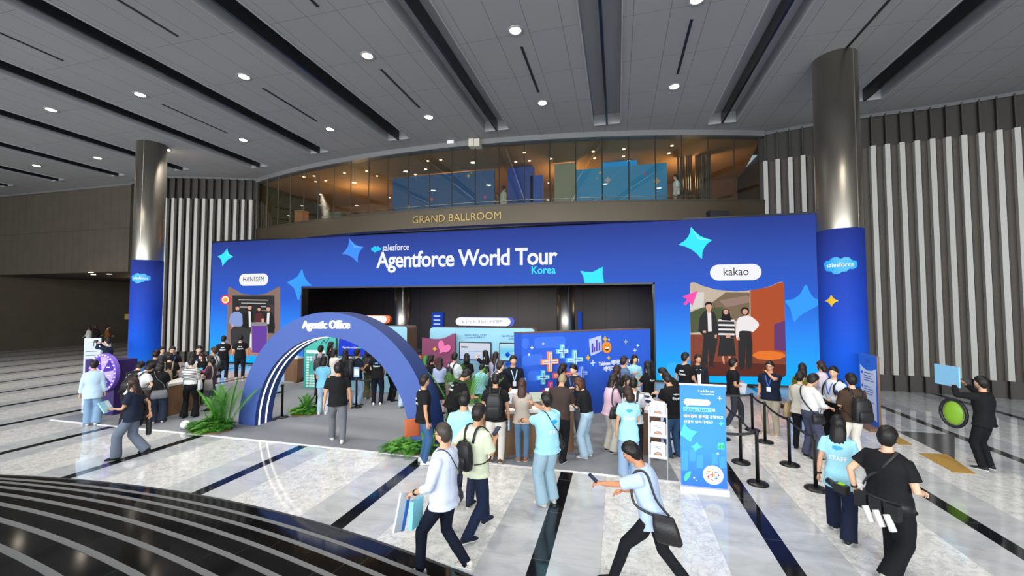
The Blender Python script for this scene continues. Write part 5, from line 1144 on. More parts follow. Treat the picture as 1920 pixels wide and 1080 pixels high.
        for sd, hp_, kn, ft in legs:
            e = ft+V((0, -.005, -.045*s)) if bt != 'crop' else kn.lerp(ft, .8)
            lo.tube([hp_+V((0, 0, .06*s)), hp_.lerp(kn, .4), kn, kn.lerp(e, .5), e], [kk_[0]*.84*s*f_, kk_[0]*.96*s*f_, kk_[1]*s, kk_[2]*s, kk_[3]*s], 14)
    remesh(lo, vox*1.05, 3, .006, 8., rn.random()*50).build('trousers' if bt != 'skirt' else 'skirt', cloth(bc), o, True, True)
    # top
    tc_, tt = top; up = MB(); slv = {'tee': .62, 'long': 1.9, 'tank': .0, 'jacket': 1.95, 'half': .85, 'roll': 1.45}[tt]; loose = .027 if tt != 'jacket' else .034
    q = [(a, rx*f_+loose/s, ry*f_+loose/s) for a, rx, ry in prof if -.05 <= a <= .53]; hem = (-.10, (.172 if not fem else .168)*f_+(loose+.02)/s, .126*f_+(loose+.022)/s)
    if 'tucked' in extras: q = [(a, rx, ry) for a, rx, ry in q if a >= .08]; hem = (.06, .150*f_+.02/s, .115*f_+.02/s)
    if 'longtop' in extras: hem = (-.2, .18*f_+loose/s, .14*f_+loose/s)
    q = [hem]+q[:-1]+[(.50, .125*f_+loose/s, .092*f_+loose/s), (.53, .088*f_+.026, .076*f_+.022), (.552, .062*f_+.022, .062*f_+.020)] 
    up.loft([T(0, 0, a) for a, _, _ in q], [X]*len(q), [fw]*len(q), [r*s for _, r, _ in q], [r*s for _, _, r in q], 20, sq=.9)
    if slv:
        for sd, sh, el, w in arms:
            k = (.93 if fem else 1.)*(.8+.2*fat); pts = [T(sd*sw*.5, 0, .46), sh]; rr_ = [.066*s*k, .076*s*k]
            if slv <= 1: pts += [sh.lerp(el, slv*.5), sh.lerp(el, slv)]; rr_ += [.074*s*k, .074*s*k]
            else: pts += [sh.lerp(el, .5), el, el.lerp(w, .5), el.lerp(w, min(.98, slv-1))]; rr_ += [.070*s*k, .058*s*k, .052*s*k, .046*s*k]
            up.tube(pts, rr_, 12)
    tm = remesh(up, vox*1.05, 3, .0085, 7., rn.random()*50); BV = BVHTree.FromPolygons([V(v) for v in tm.v], tm.f)
    tmats = [cloth(tc_)]
    if 'stripes' in extras: tmats = [stripe_mat()]
    shirt = tm.build('shirt' if tt not in ('jacket',) else 'jacket', tmats, o, True, True)
    # shoes
    for sd, hp_, kn, ft in legs:
        fd = V((sd*.2, 1, 0)).normalized(); sd_ = V((fd.y, -fd.x, 0)); b = ft+V((0, 0, -ank*s))
        pit = V((0, 0, 0)); up_ = lambda q_: V((0, 0, -q_*lift*1.6 if lift and ft.z > ank*s+.001 else 0))
        m = MB(); ss = [(-.075, .024, .03), (-.06, .034, .045), (0, .038, .045), (.06, .040, .033), (.11, .046, .026), (.155, .040, .020), (.18, .020, .012)]
        m.loft([b+fd*(a*s)+V((0, 0, z*s))+up_(a) for a, _, z in ss], [sd_]*7, [V((0, 0, 1))]*7, [r*s for _, r, _ in ss], [z*s for _, _, z in ss], 12)
        m.tube([b+V((0, 0, .05*s))-fd*.02*s, ft+V((0, 0, .0))-fd*.015*s], [.042*s, .040*s], 10)
        sh_ = m.build('shoe', cloth(shoe, .6), o, True, True)
        if dist < 13: m = MB(); m.loft([b+fd*(a*s)+V((0, 0, .009*s))+up_(a) for a in (-.078, -.06, .0, .06, .11, .16, .183)], [sd_]*7, [V((0, 0, 1))]*7, [r*s for r in (.02, .038, .04, .044, .05, .042, .018)], [.009*s]*7, 10); m.build('sole', paint('e4e2dc' if shoe not in ('101012', '1c1a19', '15161a') else '26262a'), sh_, True, True)
    hm = hair_mesh(HM, 'short' if hair[1] == 'capped' else hair[1]); hm.build('hair', hair_mat(hair[0]), o, True, True)
    # ---- worn details
    def hit(org, d):
        r_ = BV.ray_cast(org, d); return r_[0]
    def on_back(mesh_parts, a, wd, name, m_, front=False, dx_=0., stretch=1., body_=None):
        """print flat letters/outline onto the shirt; a: height along the torso"""
        vs, fs, w_ = mesh_parts; k = wd*s/w_; sgn = 1 if front else -1; out_ = []
        for v in vs:
            x = (v.x-w_/2)*k*(1 if not front else -1)+dx_*s; c = T(0, 0, a)+X*x+t*(v.y*k*stretch); p = hit(c+fw*(sgn*.6), fw*-sgn)
            out_.append((p if p is not None else c+fw*sgn*.12)+fw*(sgn*.004))
        MB().add(out_, fs).build(name, m_, shirt, local=True)
    def txt(b, bold=.02): return text_mesh(b, bold)
    def cl_(): 
        p = cloud((0, .0), 1., .8); c = [V((x+.5, y, 0)) for x, y in p]; return (c+[V((.5, 0, 0))], [(i, (i+1) % len(c), len(c)) for i in range(len(c))], 1.)
    wht_ = paint('eef2f4')
    for e in extras:
        if e == 'staff': on_back(txt('STAFF', .03), .22, .22, 'staff_lettering', wht_); on_back(cl_(), .40, .13, 'cloud_print', paint('1f9fe8'))
        if e == 'expert': on_back(txt('slack', .03), .36, .13, 'shirt_lettering', wht_); on_back(txt('Expert', .035), .27, .20, 'shirt_lettering', wht_)
        if e == 'tabexpert': on_back(txt('+ableau', .02), .36, .15, 'shirt_lettering', wht_); on_back(txt('Expert', .035), .27, .20, 'shirt_lettering', wht_)
        if e == 'cloudexpert': on_back(cl_(), .38, .11, 'cloud_print', paint('2a9be6')); on_back(txt('Expert', .035), .27, .20, 'shirt_lettering', wht_)
        if e == 'agent': on_back(txt('Expert', .03), .34, .17, 'shirt_lettering', wht_)
        if e == 'inner':
            m = MB(); vs = [hit(T(x, 0, a)+fw*.6, -fw) for x, a in ((-.035, .05), (.035, .05), (.05, .3), (.06, .45), (-.06, .45), (-.05, .3))]
            if all(v is not None for v in vs): m.add([v+fw*.005 for v in vs], [tuple(range(6))]); m.build('inner_shirt', cloth('e9ebee'), shirt, local=True)
        if e == 'colorful':
            for x, a, r_, c in ((-.06, .22, .045, 'e23a9a'), (.05, .2, .045, 'e8c02e'), (.0, .3, .05, '56c8e8'), (.07, .3, .03, '5fc46a')):
                pts = [hit(T(x+r_*cos(q_), 0, a+r_*sin(q_))+fw*.6, -fw) for q_ in np.linspace(0, 2*pi, 12, False)]
                if all(p is not None for p in pts): MB().add([p+fw*.005 for p in pts], [tuple(range(12))]).build('colour_print', paint(c), shirt, local=True)
        if e == 'collar':
            m = MB(); m.tube([T(.075*cos(q_), .07*sin(q_)-.012, .522-.012*sin(q_)) for q_ in np.linspace(0, 2*pi, 17)], .016*s, 6); m.build('collar', cloth('e9ebee' if top[0][0] in '012345' else top[0]), shirt, True, True)
        if e in ('lanyard', 'lanyardw'):
            c = '2f63c8' if e == 'lanyard' else 'bfe3f2'; m = MB()
            for sd in (-1, 1):
                pts = []
                for q_ in np.linspace(0, 1, 8):
                    x = sd*.075*(1-q_); a = .50-.27*q_; p = hit(T(x, 0, a)+fw*.6, -fw); pts.append((p if p is not None else T(x, .12, a))+fw*.007)
                m.tube(pts, .010*s, 4, flat=.3, hint=X)
            m.tube([T(.078*cos(q_), .07*sin(q_)-.015, .515) for q_ in np.linspace(pi*1.0, 2*pi, 9)], .009*s, 4)
            ly = m.build('lanyard', paint(c), o, False, True); p = hit(T(0, 0, .17)+fw*.6, -fw)
            if p is not None: MB().box(p+fw*.014, (.085*s, .006, .115*s), M=Matrix.Rotation(-la, 3, 'X')).build('badge', paint('e9eef4'), ly, local=True)
        if e == 'nape': m = MB(); m.tube([T(.082*cos(q_), .078*sin(q_)-.012, .518) for q_ in np.linspace(0, 2*pi, 17)], .011*s, 5); m.build('lanyard', paint('3f6fc0'), o, True, True)
        if e == 'glasses':
            m = MB()
            for sd in (-1, 1): m.tube([HM @ V((sd*.033+.023*cos(q_), .101, .004+.018*sin(q_))) for q_ in np.linspace(0, 2*pi, 13)], .0028, 4); m.tube([HM @ V((sd*.056, .1, .008)), HM @ V((sd*.08, .0, .004))], .0028, 4)
            m.tube([HM @ V((-.01, .104, .008)), HM @ V((.01, .104, .008))], .0028, 4); m.build('glasses', mat('glasses_black', '14110f', .3), o, False, True)
        if e == 'mask':
            m = MB(); m.loft([HM @ V((0, .085, -.012)), HM @ V((0, .102, -.03)), HM @ V((0, .1, -.065)), HM @ V((0, .075, -.105))], [HM.to_3x3() @ V((1, 0, 0))]*4, [HM.to_3x3() @ V((0, 1, 0))]*4, [.045, .058, .055, .03], [.02, .022, .022, .02], 14); m.build('face_mask', cloth('e6e8ea'), o, True, True)
        if e == 'watch':
            sd, sh, el, w = arms[0]; d = (w-el).normalized(); MB().tube([w-d*.035, w-d*.012], .036*s, 12).build('wrist_watch', mat('glasses_black', '14110f', .3), o, True, True)
        if e == 'bandana': pass
    if tt in ('tee',) and top[0] in ('1a1a1c', '17171a', '141416') and 'nape' not in extras and 'collar' not in extras:
        m = MB(); m.tube([T(.076*cos(q_), .07*sin(q_)-.012, .52) for q_ in np.linspace(0, 2*pi, 17)], .009*s, 5); m.build('neck_rib', cloth('232326'), shirt, True, True)
    R_ = dict(o=o, T=T, s=s, fw=fw, t=t, arms=arms, pos=pos, rz=rz, P0=P0, la=la, BV=BV, HM=HM)
    return R_
def worn(p, name, label, cat, grp=None): return empty(name, p['pos'], p['rz'], label, cat, grp)
def backpack(p, label, c='17171a', size=1., grp=None, dz=0.):
    o = worn(p, 'backpack', label, 'backpack', grp); T, s, fw, t = p['T'], p['s'], p['fw'], p['t']; X = V((1, 0, 0)); k = size
    cl2 = mat('bag_'+c, c, .5, bump=.3, bscale=60); off = .155
    def lf(y0, pts, n=20): 
        m = MB(); m.loft([T(0, -(off+y0), a) for a, _, _ in pts], [X]*len(pts), [fw]*len(pts), [r*s*k for _, r, _ in pts], [d*s*k for _, _, d in pts], n, sq=.55); return m
    a0 = .02+dz; h = .44*k
    lf(.075*k, [(a0, .10, .04), (a0+.02, .145, .072), (a0+.1, .155, .085), (a0+h*.6, .15, .085), (a0+h*.85, .135, .07), (a0+h*.97, .10, .05), (a0+h, .06, .03)]).build('pack_body', cl2, o, True, True)
    lf(.165*k, [(a0+.03, .09, .015), (a0+.05, .115, .028), (a0+.17*k, .12, .03), (a0+.22*k, .105, .02), (a0+.225*k, .08, .008)]).build('front_pocket', cl2, o, True, True)
    m = MB(); m.tube([T(.03*cos(q), -(off+.05), a0+h+.035*sin(q)) for q in np.linspace(0, pi, 8)], .009*s, 6); m.build('grab_handle', cl2, o, True, True)
    for sd in (-1, 1):
        m = MB(); pts = [T(sd*.085, -(off-.01), a0+h*.93), T(sd*.10, -.10, .53), T(sd*.105, -.01, .565), T(sd*.108, .09, .50), T(sd*.12, .155, .40), T(sd*.15, .155, .26), T(sd*.188, .08, .14), T(sd*.18, -.05, .10), T(sd*.13, -(off), a0+.08)]
        m.tube([V(q) for q in smooth_open(pts, 3)], .024*s, 6, flat=.3, hint=X); m.build('shoulder_strap', cl2, o, True, True)
    return o
def smooth_open(p, n=3):
    p = [V(x) for x in p]; q = [p[0]]+p+[p[-1]]; out = []
    for i in range(1, len(q)-2):
        a, b, c, d = q[i-1:i+3]
        for k in range(n):
            t = k/n; out.append(.5*((2*b)+(c-a)*t+(2*a-5*b+4*c-d)*t*t+(3*b-a-3*c+d)*t**3))
    return out+[p[-1]]
def shoulder_bag(p, label, c='1a1a1c', sd=1, w=.16, h=.22, cross=False, a=.0, y=-.02, d=.06, cat='bag', back=False):
    """bag hanging at the hip; strap over the near or the far shoulder"""
    o = worn(p, 'shoulder_bag', label, cat); T, s = p['T'], p['s']; cl2 = mat('bag_'+c, c, .5, bump=.3, bscale=60)
    m = MB(); cs = [T(sd*.245, y, a-h), T(sd*.25, y, a-h+.03), T(sd*.25, y, a-h*.4), T(sd*.235, y, a)]
    if back: cs = [T(sd*.05, -.225, a-h), T(sd*.05, -.23, a-h+.03), T(sd*.05, -.23, a-h*.4), T(sd*.05, -.215, a)]
    m.loft(cs, [V((1, 0, 0)) if back else V((0, 1, 0))]*4, [V((0, -1, 0)) if back else V((sd, 0, 0))]*4, [w*.85*s, w*s, w*.95*s, w*.8*s], [d*.6*s, d*s, d*s, d*.5*s], 16, sq=.6); m.build('bag_body', cl2, o, True, True)
    m = MB(); es = -sd if cross else sd; k = .10 if cross else .14
    if cross: pts = [T(sd*(.23 if not back else .17), y-.05, a), T(sd*.12, -.16, .2), T(-sd*.02, -.165, .36), T(es*k, -.10, .535), T(es*k, .03, .55), T(0, .165, .36), T(sd*.13, .16, .18), T(sd*.23, y+.05, a)]
    else: pts = [T(sd*.24, y-.07, a), T(sd*.22, -.13, .25), T(sd*.165, -.09, .49), T(sd*.15, .0, .545), T(sd*.165, .09, .47), T(sd*.22, .12, .22), T(sd*.24, y+.07, a)]
    m.tube(smooth_open(pts, 4), .014*s, 6, flat=.35, hint=V((0, 0, 1))); m.build('bag_strap', cl2, o, True, True)
    return o
def in_hand(p, side, name, label, cat, size, c, off=(0, 0, -.05), rx=0., ry=0., rz=0., parts=None, rough=.4, emit=0):
    """a held flat thing near the wrist of arm 0 (left) / 1 (right)"""
    sd, sh, el, w = p['arms'][side]; d = (w-el).normalized(); o = worn(p, name, label, cat)
    c0 = w+d*.085*p['s']+V(off); R = Matrix.Rotation(rz, 3, 'Z') @ Matrix.Rotation(rx, 3, 'X') @ Matrix.Rotation(ry, 3, 'Y')
    MB().box(c0, size, M=R).build(name+'_body', glow(c, emit) if emit else paint(c, rough), o, local=True)
    for nm, of, sz, cc in (parts or ()): MB().box(c0+R @ V(of), sz, M=R).build(nm, paint(cc, rough), o, local=True)
    return o
def phone(p, side, label): return in_hand(p, side, 'phone', label, 'phone', (.075, .01, .15), '15161a', (0, .01, .05), rx=-.9, parts=(('phone_display', (0, -.006, 0), (.066, .002, .14), '2b3a55'),))
def tote(p, side, label, c, w=.3, h=.34, d=.1, dx=0., dy=0., drop=.16):
    sd, sh, el, wr_ = p['arms'][side]; o = worn(p, 'tote_bag', label, 'bag'); b = wr_+V((dx, dy, -.08-drop)); m = MB()
    m.loft([b+V((0, 0, -h)), b+V((0, 0, -h+.02)), b+V((0, 0, -.02)), b], [V((0, 1, 0))]*4, [V((1, 0, 0))]*4, [w*.48, w*.5, w*.5, w*.49], [d*.45, d*.5, d*.4, d*.3], 20, sq=.35); m.build('bag_body', mat('bag_'+c, c, .55), o, True, True)
    for k in (-1, 1): m = MB(); m.tube([b+V((k*d*.25, w*.22*cos(q), drop*.9*sin(q))) for q in np.linspace(0, pi, 12)], .008, 6); m.build('bag_handle', mat('bag_'+c, c, .55), o, True, True)
    return o
# ------------------------------------------------------------------ the crowd (front to back)
BK, NV, WH, LB, DN, JB = '1a1a1c', '1b2338', 'e4e6ea', 'a3dcec', '20263a', '6f93b5'
H1, H2, H3, H4 = '14100e', '1d1512', '2e1d15', '3a2318'
ST = LB
# walking past on the marble
p = person(832, 1.74, -62, 'person in white shirt and navy trousers walking past with blue and white brochures', yf=1076, top=('cfd8ec', 'roll'), bot=('151a2a', 'slim'), shoe='dcd6cc', hair=('3a332e', 'thin'), step=.5, lift=.05, L='swingf', Rr='low', extras=('glasses', 'collar', 'nape', 'watch'), fat=1.05)
in_hand(p, 0, 'brochure', 'white brochure with blue band held by the man in the white shirt', 'brochure', (.22, .02, .40), 'e6e9ef', (-.02, .08, -.2), ry=.35, parts=(('brochure_band', (.07, -.012, 0), (.07, .004, .4), '2f7fe0'),))
in_hand(p, 0, 'shopping_bag', 'light blue paper bag held by the man in the white shirt', 'bag', (.22, .05, .30), '8fdcee', (.02, -.08, -.2), ry=.1)
shoulder_bag(p, 'thin dark crossbody bag on the man in the white shirt', '2b2e38', sd=1, cross=True, w=.10, h=.16)
p = person(893, 1.76, 48, 'person in pale green tee and navy jeans walking with a phone in hand', yf=1000, top=('d6dcc0', 'half'), bot=('1d2740', 'pants'), shoe='1c2233', hair=(H2, 'short'), step=.55, lift=.03, Rr='phone', L='swingb', hp=8, extras=('glasses',))
phone(p, 1, 'phone in the hand of the man in the pale green tee'); backpack(p, 'black backpack of the man in the pale green tee', size=.85)
person(868, 1.72, 20, 'person in light blue tee half hidden behind the pale green tee', yf=948, top=(LB, 'tee'), bot=('2a3046', 'pants'), hair=(H1, 'short'), Rr='low', hp=12)
p = person(1027, 1.70, -42, 'person in light blue staff tee and pale jeans pointing the way with one arm', yf=944, top=(ST, 'tee'), bot=('9fbccb', 'wide'), shoe='d8d2c8', hair=(H1, 'short'), L=(.12, .55, 1.22), Rr=(.02, .36, 1.52), extras=('staff', 'glasses', 'watch'), fat=1.15, skin='cf9a78')
shoulder_bag(p, 'small black crossbody bag on the pointing staff member', '15161a', sd=1, cross=True, w=.09, h=.15, a=.06)
p = person(1222, 1.68, -82, 'person in pale blue shirt striding past while looking at a phone', yf=1100, top=('b9cdea', 'half'), bot=('1b1b20', 'slim'), shoe='15161a', hair=(H1, 'short'), step=.85, lean=14, hp=18, L=(.05, .50, 1.12), Rr='swingf', skin='c98a66')
phone(p, 0, 'phone held out by the striding man in the pale blue shirt'); shoulder_bag(p, 'large black shoulder bag of the striding man', '1f1d1f', sd=-1, w=.14, h=.28, a=.08, y=-.16, d=.06)
person(1578, 1.60, 6, 'person with long black hair in a light blue STAFF tee walking away', yf=1004, fem=True, top=(ST, 'tee'), bot=('1b2238', 'wide'), shoe='2a2c30', hair=(H1, 'long'), step=.42, extras=('staff', 'watch', 'longtop'), L='side', Rr='low', wide=.1)
p = person(1672, 1.70, 32, 'person in black tee walking off with camera gear round the waist', yf=1078, top=(BK, 'tee'), bot=('16161a', 'wide'), shoe='cfc6b8', hair=(H1, 'short'), step=.5, lift=.04, fat=1.25, L=(.30, -.08, .92), Rr='carry', skin='e0b294', extras=('watch',))
o = worn(p, 'camera', 'camera with green battery light carried behind the back by the man in black', 'camera'); w_ = p['arms'][0][3]; d_ = V((-.12, -.05, -.06))
MB().box(w_+d_, (.15, .09, .10)).build('camera_body', mat('black_box', '1a1a1b', .5), o, local=True); MB().tube([w_+d_+V((-.06, 0, .0)), w_+d_+V((-.19, .03, .02))], [.042, .038], 16).build('camera_lens', mat('black_box', '1a1a1b', .5), o, True, True); MB().box(w_+d_+V((.0, 0, .055)), (.06, .05, .015)).build('status_light', glow('9be02a', 1.0), o, local=True)
T_ = p['T']
for sd_ in (1,):
    pts = [T_(-.20, -.12, .10), T_(-.10, -.165, .24), T_(.02, -.172, .36), T_(.10, -.13, .49), T_(.12, -.02, .57)]; m = MB(); m.tube(smooth_open(pts, 4), .017, 6, flat=.35, hint=V((0, 0, 1))); m.build('camera_strap', mat('bag_2a2a2c', '2a2a2c', .5), o, True, True)
o = worn(p, 'waist_pack', 'black waist pack with rolled white flyers on the camera man', 'bag'); T_ = p['T']
m = MB(); m.loft([T_(0, -.02, -.06), T_(0, -.02, .03)], [V((1, 0, 0))]*2, [p['fw']]*2, [.25, .235], [.20, .19], 20); m.build('belt_band', mat('bag_17171a', '17171a', .5, bump=.3, bscale=60), o, True, True)
for k in range(3): MB().box(T_(-.16+.16*k, -.2, -.06), (.13, .08, .17)).build('belt_pouch', mat('bag_17171a', '17171a', .5), o, local=True)
for k in range(3): m = MB(); m.tube([T_(-.1+.11*k, -.24, -.10), T_(-.03+.11*k, -.25, -.26)], .035, 10); m.build('rolled_flyer', paint('dcdad6'), o, True, True)
p = person(793, 1.70, 78, 'person in black tee and blue jeans standing with an orange tote by the palm', yf=868, top=(BK, 'tee'), bot=('3f628c', 'slim'), shoe='eef0f0', hair=(H2, 'short'), extras=('glasses', 'collar', 'expert'), L='side', Rr='down')
tote(p, 0, 'burnt orange leather tote hanging from the jeans wearer by the palm', 'b5592c', w=.30, h=.34, dx=-.06, dy=-.14, drop=-.04)
p = person(1180, 1.60, -8, 'person in light blue STAFF tee and face mask beside the brochure rack', yf=895, fem=True, top=(ST, 'tee'), bot=('8ea9c6', 'wide'), shoe='cfc8ba', hair=(H3, 'bob'), hy=-38, extras=('staff', 'mask', 'longtop'), L='down', Rr='low')
person(632, 1.78, 2, 'person in black tee and grey trousers walking in under the arch', yf=828, top=(BK, 'tee'), bot=('6d6f75', 'pants'), shoe='d8d8d4', hair=(H1, 'short'), step=.4, lift=.02, L='side', Rr='down', fat=1.08)
p = person(246, 1.62, -62, 'person in navy tee and wide grey trousers walking with blue brochure', yf=857, fem=True, top=('1d2436', 'tee'), bot=('6c7686', 'wide'), shoe='1c1a19', hair=(H3, 'long'), step=.45, lift=.05, L=(.10, .33, 1.10), Rr='swingb')
in_hand(p, 0, 'brochure', 'light blue brochure held out by the woman in the navy tee', 'brochure', (.28, .02, .24), '9fd8ee', (0, .05, .05), rx=-.5, parts=(('brochure_print', (.08, -.012, .03), (.1, .004, .14), 'e6ecf4'),))
shoulder_bag(p, 'slim black umbrella bag trailing behind the woman in navy', '1b1c20', sd=1, w=.05, h=.5, a=.0, y=-.18, d=.04)
person(172, 1.66, 12, 'person with low bun in pale blue blouse and blue jeans before the prize wheel', yf=797, fem=True, top=('b7d0e8', 'long'), bot=('7f9fbd', 'wide'), shoe='dcd8d0', hair=(H2, 'bun'), extras=('longtop',), L='side', Rr='down', wide=.09)
# at the prize wheel counter
p = person(252, 1.66, 55, 'person in white tee bending over the first counter with a black backpack', yf=800, top=('e2e4e6', 'tee'), bot=('1b1c22', 'wide'), shoe='cfc4a8', hair=(H1, 'messy'), lean=28, hp=22, L='front', Rr='front'); backpack(p, 'black backpack on the bending man in white tee', size=.95)
p = person(296, 1.70, 34, 'person in black slack Expert tee leaning over the first counter', at=(-12.33, 8.0), top=(BK, 'tee'), bot=('1f2022', 'wide'), hair=(H1, 'short'), lean=34, hp=10, L='front', Rr='front', extras=('expert', 'collar'))
p = person(296, 1.60, 10, 'person in black top and dark wide trousers with grey messenger bag', yf=793, fem=True, top=(BK, 'half'), bot=('2a3142', 'wide'), shoe='cfc8bc', hair=(H1, 'bob'), L='low', Rr='front', hp=10)
shoulder_bag(p, 'big grey messenger bag across the back of the woman in black', '5c5e62', sd=1, cross=True, w=.20, h=.24, a=.04, y=-.16, d=.05, back=True); in_hand(p, 0, 'folder', 'white and sky blue folder under the arm of the woman in black', 'folder', (.03, .26, .34), 'dfe8f0', (-.02, .0, -.05), parts=(('folder_band', (-.017, -.06, 0), (.004, .1, .34), '5cc0ea'),))
p = person(355, 1.62, 16, 'person in striped knit tee and black flared trousers at the first counter', yf=783, fem=True, top=('e6e4e0', 'half'), bot=('141416', 'flare'), hair=('1e1917', 'short'), L='front', Rr='low', hp=10, extras=('stripes', 'tucked', 'nape'), wide=.14, shoe='101012')
shoulder_bag(p, 'pale grey shoulder bag on the woman in the striped tee', 'c3c9c8', sd=1, w=.11, h=.3, a=.18, d=.05); in_hand(p, 0, 'folder', 'white folder with blue edge held by the woman in the striped tee', 'folder', (.26, .03, .32), 'dfe5ee', (-.05, -.03, -.1), rx=.1, parts=(('folder_band', (-.1, -.017, 0), (.06, .004, .32), '6cbfe6'),))
p = person(381, 1.60, -162, 'person with fringe and long hair in colourful black top serving behind the first counter', yh=663, fem=True, top=('17171a', 'tank'), bot=('17171a', 'wide'), shoe='d8d8d6', hair=(H3, 'long'), L='front', Rr='low', hp=14, hy=20, extras=('colorful',))
p = person(394, 1.58, -70, 'person in plum shirt and grey cropped trousers standing at the counter end', yf=769, fem=True, top=('4a3640', 'half'), bot=('5a5d62', 'crop'), shoe='15161a', hair=(H1, 'bob'), L='front', Rr='belly', extras=('lanyard',), hp=6); shoulder_bag(p, 'grey cloth tote on the shoulder of the person in plum', '8d8a86', sd=-1, w=.13, h=.34, a=.1, d=.04)
p = person(400, 1.68, -62, 'person in white tee touching the chin behind the plum shirt', yf=748, top=('dfe1e3', 'half'), bot=('2b3242', 'pants'), shoe='d8d8d6', hair=(H4, 'messy'), L='chin', Rr='belly'); backpack(p, 'black backpack of the person in white tee near the counter end', size=.8)
for px_, yh_, h_, an, tp, hr, lb, ex, bg_ in ((304, 652, 1.64, 165, ('3f444c', 'long'), (H1, 'messy'), 'person in dark grey top standing behind the first counter under the slats', (), None), (323, 651, 1.72, 172, (BK, 'tee'), (H1, 'short'), 'person with glasses and blue lanyard behind the first counter', ('lanyard', 'glasses'), None), (291, 659, 1.68, 40, ('26282e', 'half'), (H1, 'messy'), 'person in dark shirt looking towards the counter beside the column', (), None), (318, 664, 1.66, 5, (BK, 'tee'), (H1, 'short'), 'person in black tee with tan straps facing the slatted wall', (), '8a7a60'), (373, 650, 1.74, 178, (BK, 'tee'), (H1, 'short'), 'person in black shirt facing the hall behind the long-haired server', ('lanyard',), None), (361, 663, 1.56, 20, ('e0e0dc', 'long'), (H1, 'long'), 'person with long hair in cream top turned to the slatted wall', (), None)):
    p = person(px_, h_, an, lb, yh=yh_, fem=hr[1] == 'long', top=tp, bot=('22242a', 'pants'), hair=hr, L='low', Rr='front', hp=8, extras=ex)
    if bg_: backpack(p, 'black backpack with tan straps among the first counter crowd', c=bg_, size=.7)
for px_, yf_, h_, an, hy_, Lp, lb in ((417, 712, 1.80, 8, 20, 'belly', 'person in black slack Expert tee turned aside before the kitchen picture'), (449, 710, 1.82, 0, 0, 'side', 'person in black slack Expert tee facing the kitchen picture on the screen')):
    person(px_, h_, an, lb, yf=yf_, top=(BK, 'tee'), bot=('1e222e', 'pants'), shoe='d8d8d6', hair=(H1, 'short'), hy=hy_, L=Lp, Rr=Lp, extras=('expert', 'collar'), fat=1.08)
p = person(203, 1.74, -72, 'person in navy suit holding up a camera behind the prize wheel', yh=637, top=('202a40', 'jacket'), bot=('202a40', 'pants'), hair=(H1, 'short'), L='cam', Rr='cam', extras=('inner', 'collar'))
o = worn(p, 'camera', 'camera raised by the man in the navy suit', 'camera'); w_ = p['arms'][1][3]; MB().box(w_+V((-.06, .10, .08)), (.14, .08, .10)).build('camera_body', mat('black_box', '1a1a1b', .5), o, local=True); MB().tube([w_+V((-.06, .12, .08)), w_+V((-.06, .32, .10))], [.04, .055], 14).build('camera_lens', paint('d9dbdc'), o, True, True)
for px_, yh_, h_, an, c, hr, lb in ((168, 612, 1.62, -60, 'dcdad6', (H3, 'long'), 'person in white blouse talking in the dark side hall'), (180, 610, 1.70, 40, '1d1c1f', (H4, 'bob'), 'person in black jacket at the side hall desk'), (202, 611, 1.68, 75, '6a4428', (H2, 'bun'), 'person in brown shirt reaching out at the side hall desk')):
    person(px_, h_, an, lb, yh=yh_+.0, fem=True, top=(c, 'long'), bot=('1b1b1e', 'pants'), hair=hr, L='low', Rr='carry')
# seen through the arch
p = person(601, 1.72, 14, 'person in grey shirt with black backpack seen through the arch', yh=650, top=('8f94a3', 'half'), bot=('20232c', 'pants'), shoe='d8d8d6', hair=(H1, 'short'), hy=25, L='belly', Rr='belly'); backpack(p, 'square black backpack seen through the arch on the grey shirt', size=.95)
person(605, 1.62, 18, 'person in sky blue tee and jeans half hidden by the man in the arch', yf=777, fem=True, top=('79c0dc', 'tee'), bot=('a8bfd0', 'pants'), shoe='dcdcd8', hair=(H1, 'bob'), L='belly', Rr='belly')
person(627, 1.62, 55, 'person in cream top pointing at the display inside the arch', yh=656, fem=True, top=('ddd6cc', 'half'), bot=('4a4640', 'pants'), hair=(H2, 'bob'), Rr=(.20, .5, 1.4), L='belly')
person(620, 1.78, 95, 'person in black blouse in profile before the teal panel', at=(-9.85, 12.57), fem=True, top=(BK, 'long'), bot=('1b1b1e', 'pants'), hair=(H1, 'long'), L='low', Rr='low')
person(648, 1.66, 4, 'person with long black hair in black dress seen from behind inside the arch', yh=657, fem=True, top=(BK, 'long'), bot=('17171a', 'skirt'), hair=(H1, 'long'), L='belly', Rr='belly')
p = person(668, 1.72, 62, 'person in navy tee and pale jeans looking at a phone inside the arch', yf=760, top=('1b2335', 'tee'), bot=('93aecb', 'pants'), shoe='3a3d44', hair=(H1, 'short'), L='belly', Rr='phone', extras=('glasses',)); backpack(p, 'huge black backpack on the man in the navy tee inside the arch', size=1.15); phone(p, 1, 'phone of the man in the navy tee inside the arch')
p = person(692, 1.70, 20, 'person with black backpack and olive trousers inside the arch', yf=748, top=('2a2a2c', 'half'), bot=('5f5c46', 'wide'), shoe='e2e2de', hair=(H2, 'bob'), L='belly', Rr='belly'); backpack(p, 'black backpack above the olive trousers inside the arch', size=1.05)
person(707, 1.74, 12, 'person in black cloud Expert tee with white shoes inside the arch', yf=759, top=(BK, 'tee'), bot=('191d2a', 'pants'), shoe='e6e6e2', hair=(H1, 'short'), L='belly', Rr='low', extras=('cloudexpert',), fat=1.05)
person(733, 1.72, 60, 'person in all black mostly hidden behind the arch leg', yf=752, top=(BK, 'half'), bot=('141416', 'pants'), shoe='15161a', hair=(H1, 'short'), L='belly', Rr='belly')
person(752, 1.66, 35, 'person in pale jeans stepping out of sight behind the arch leg', yf=762, fem=True, top=('d8d8d6', 'half'), bot=('a9bfcf', 'wide'), shoe='9a9a98', hair=(H2, 'long'), step=.35)
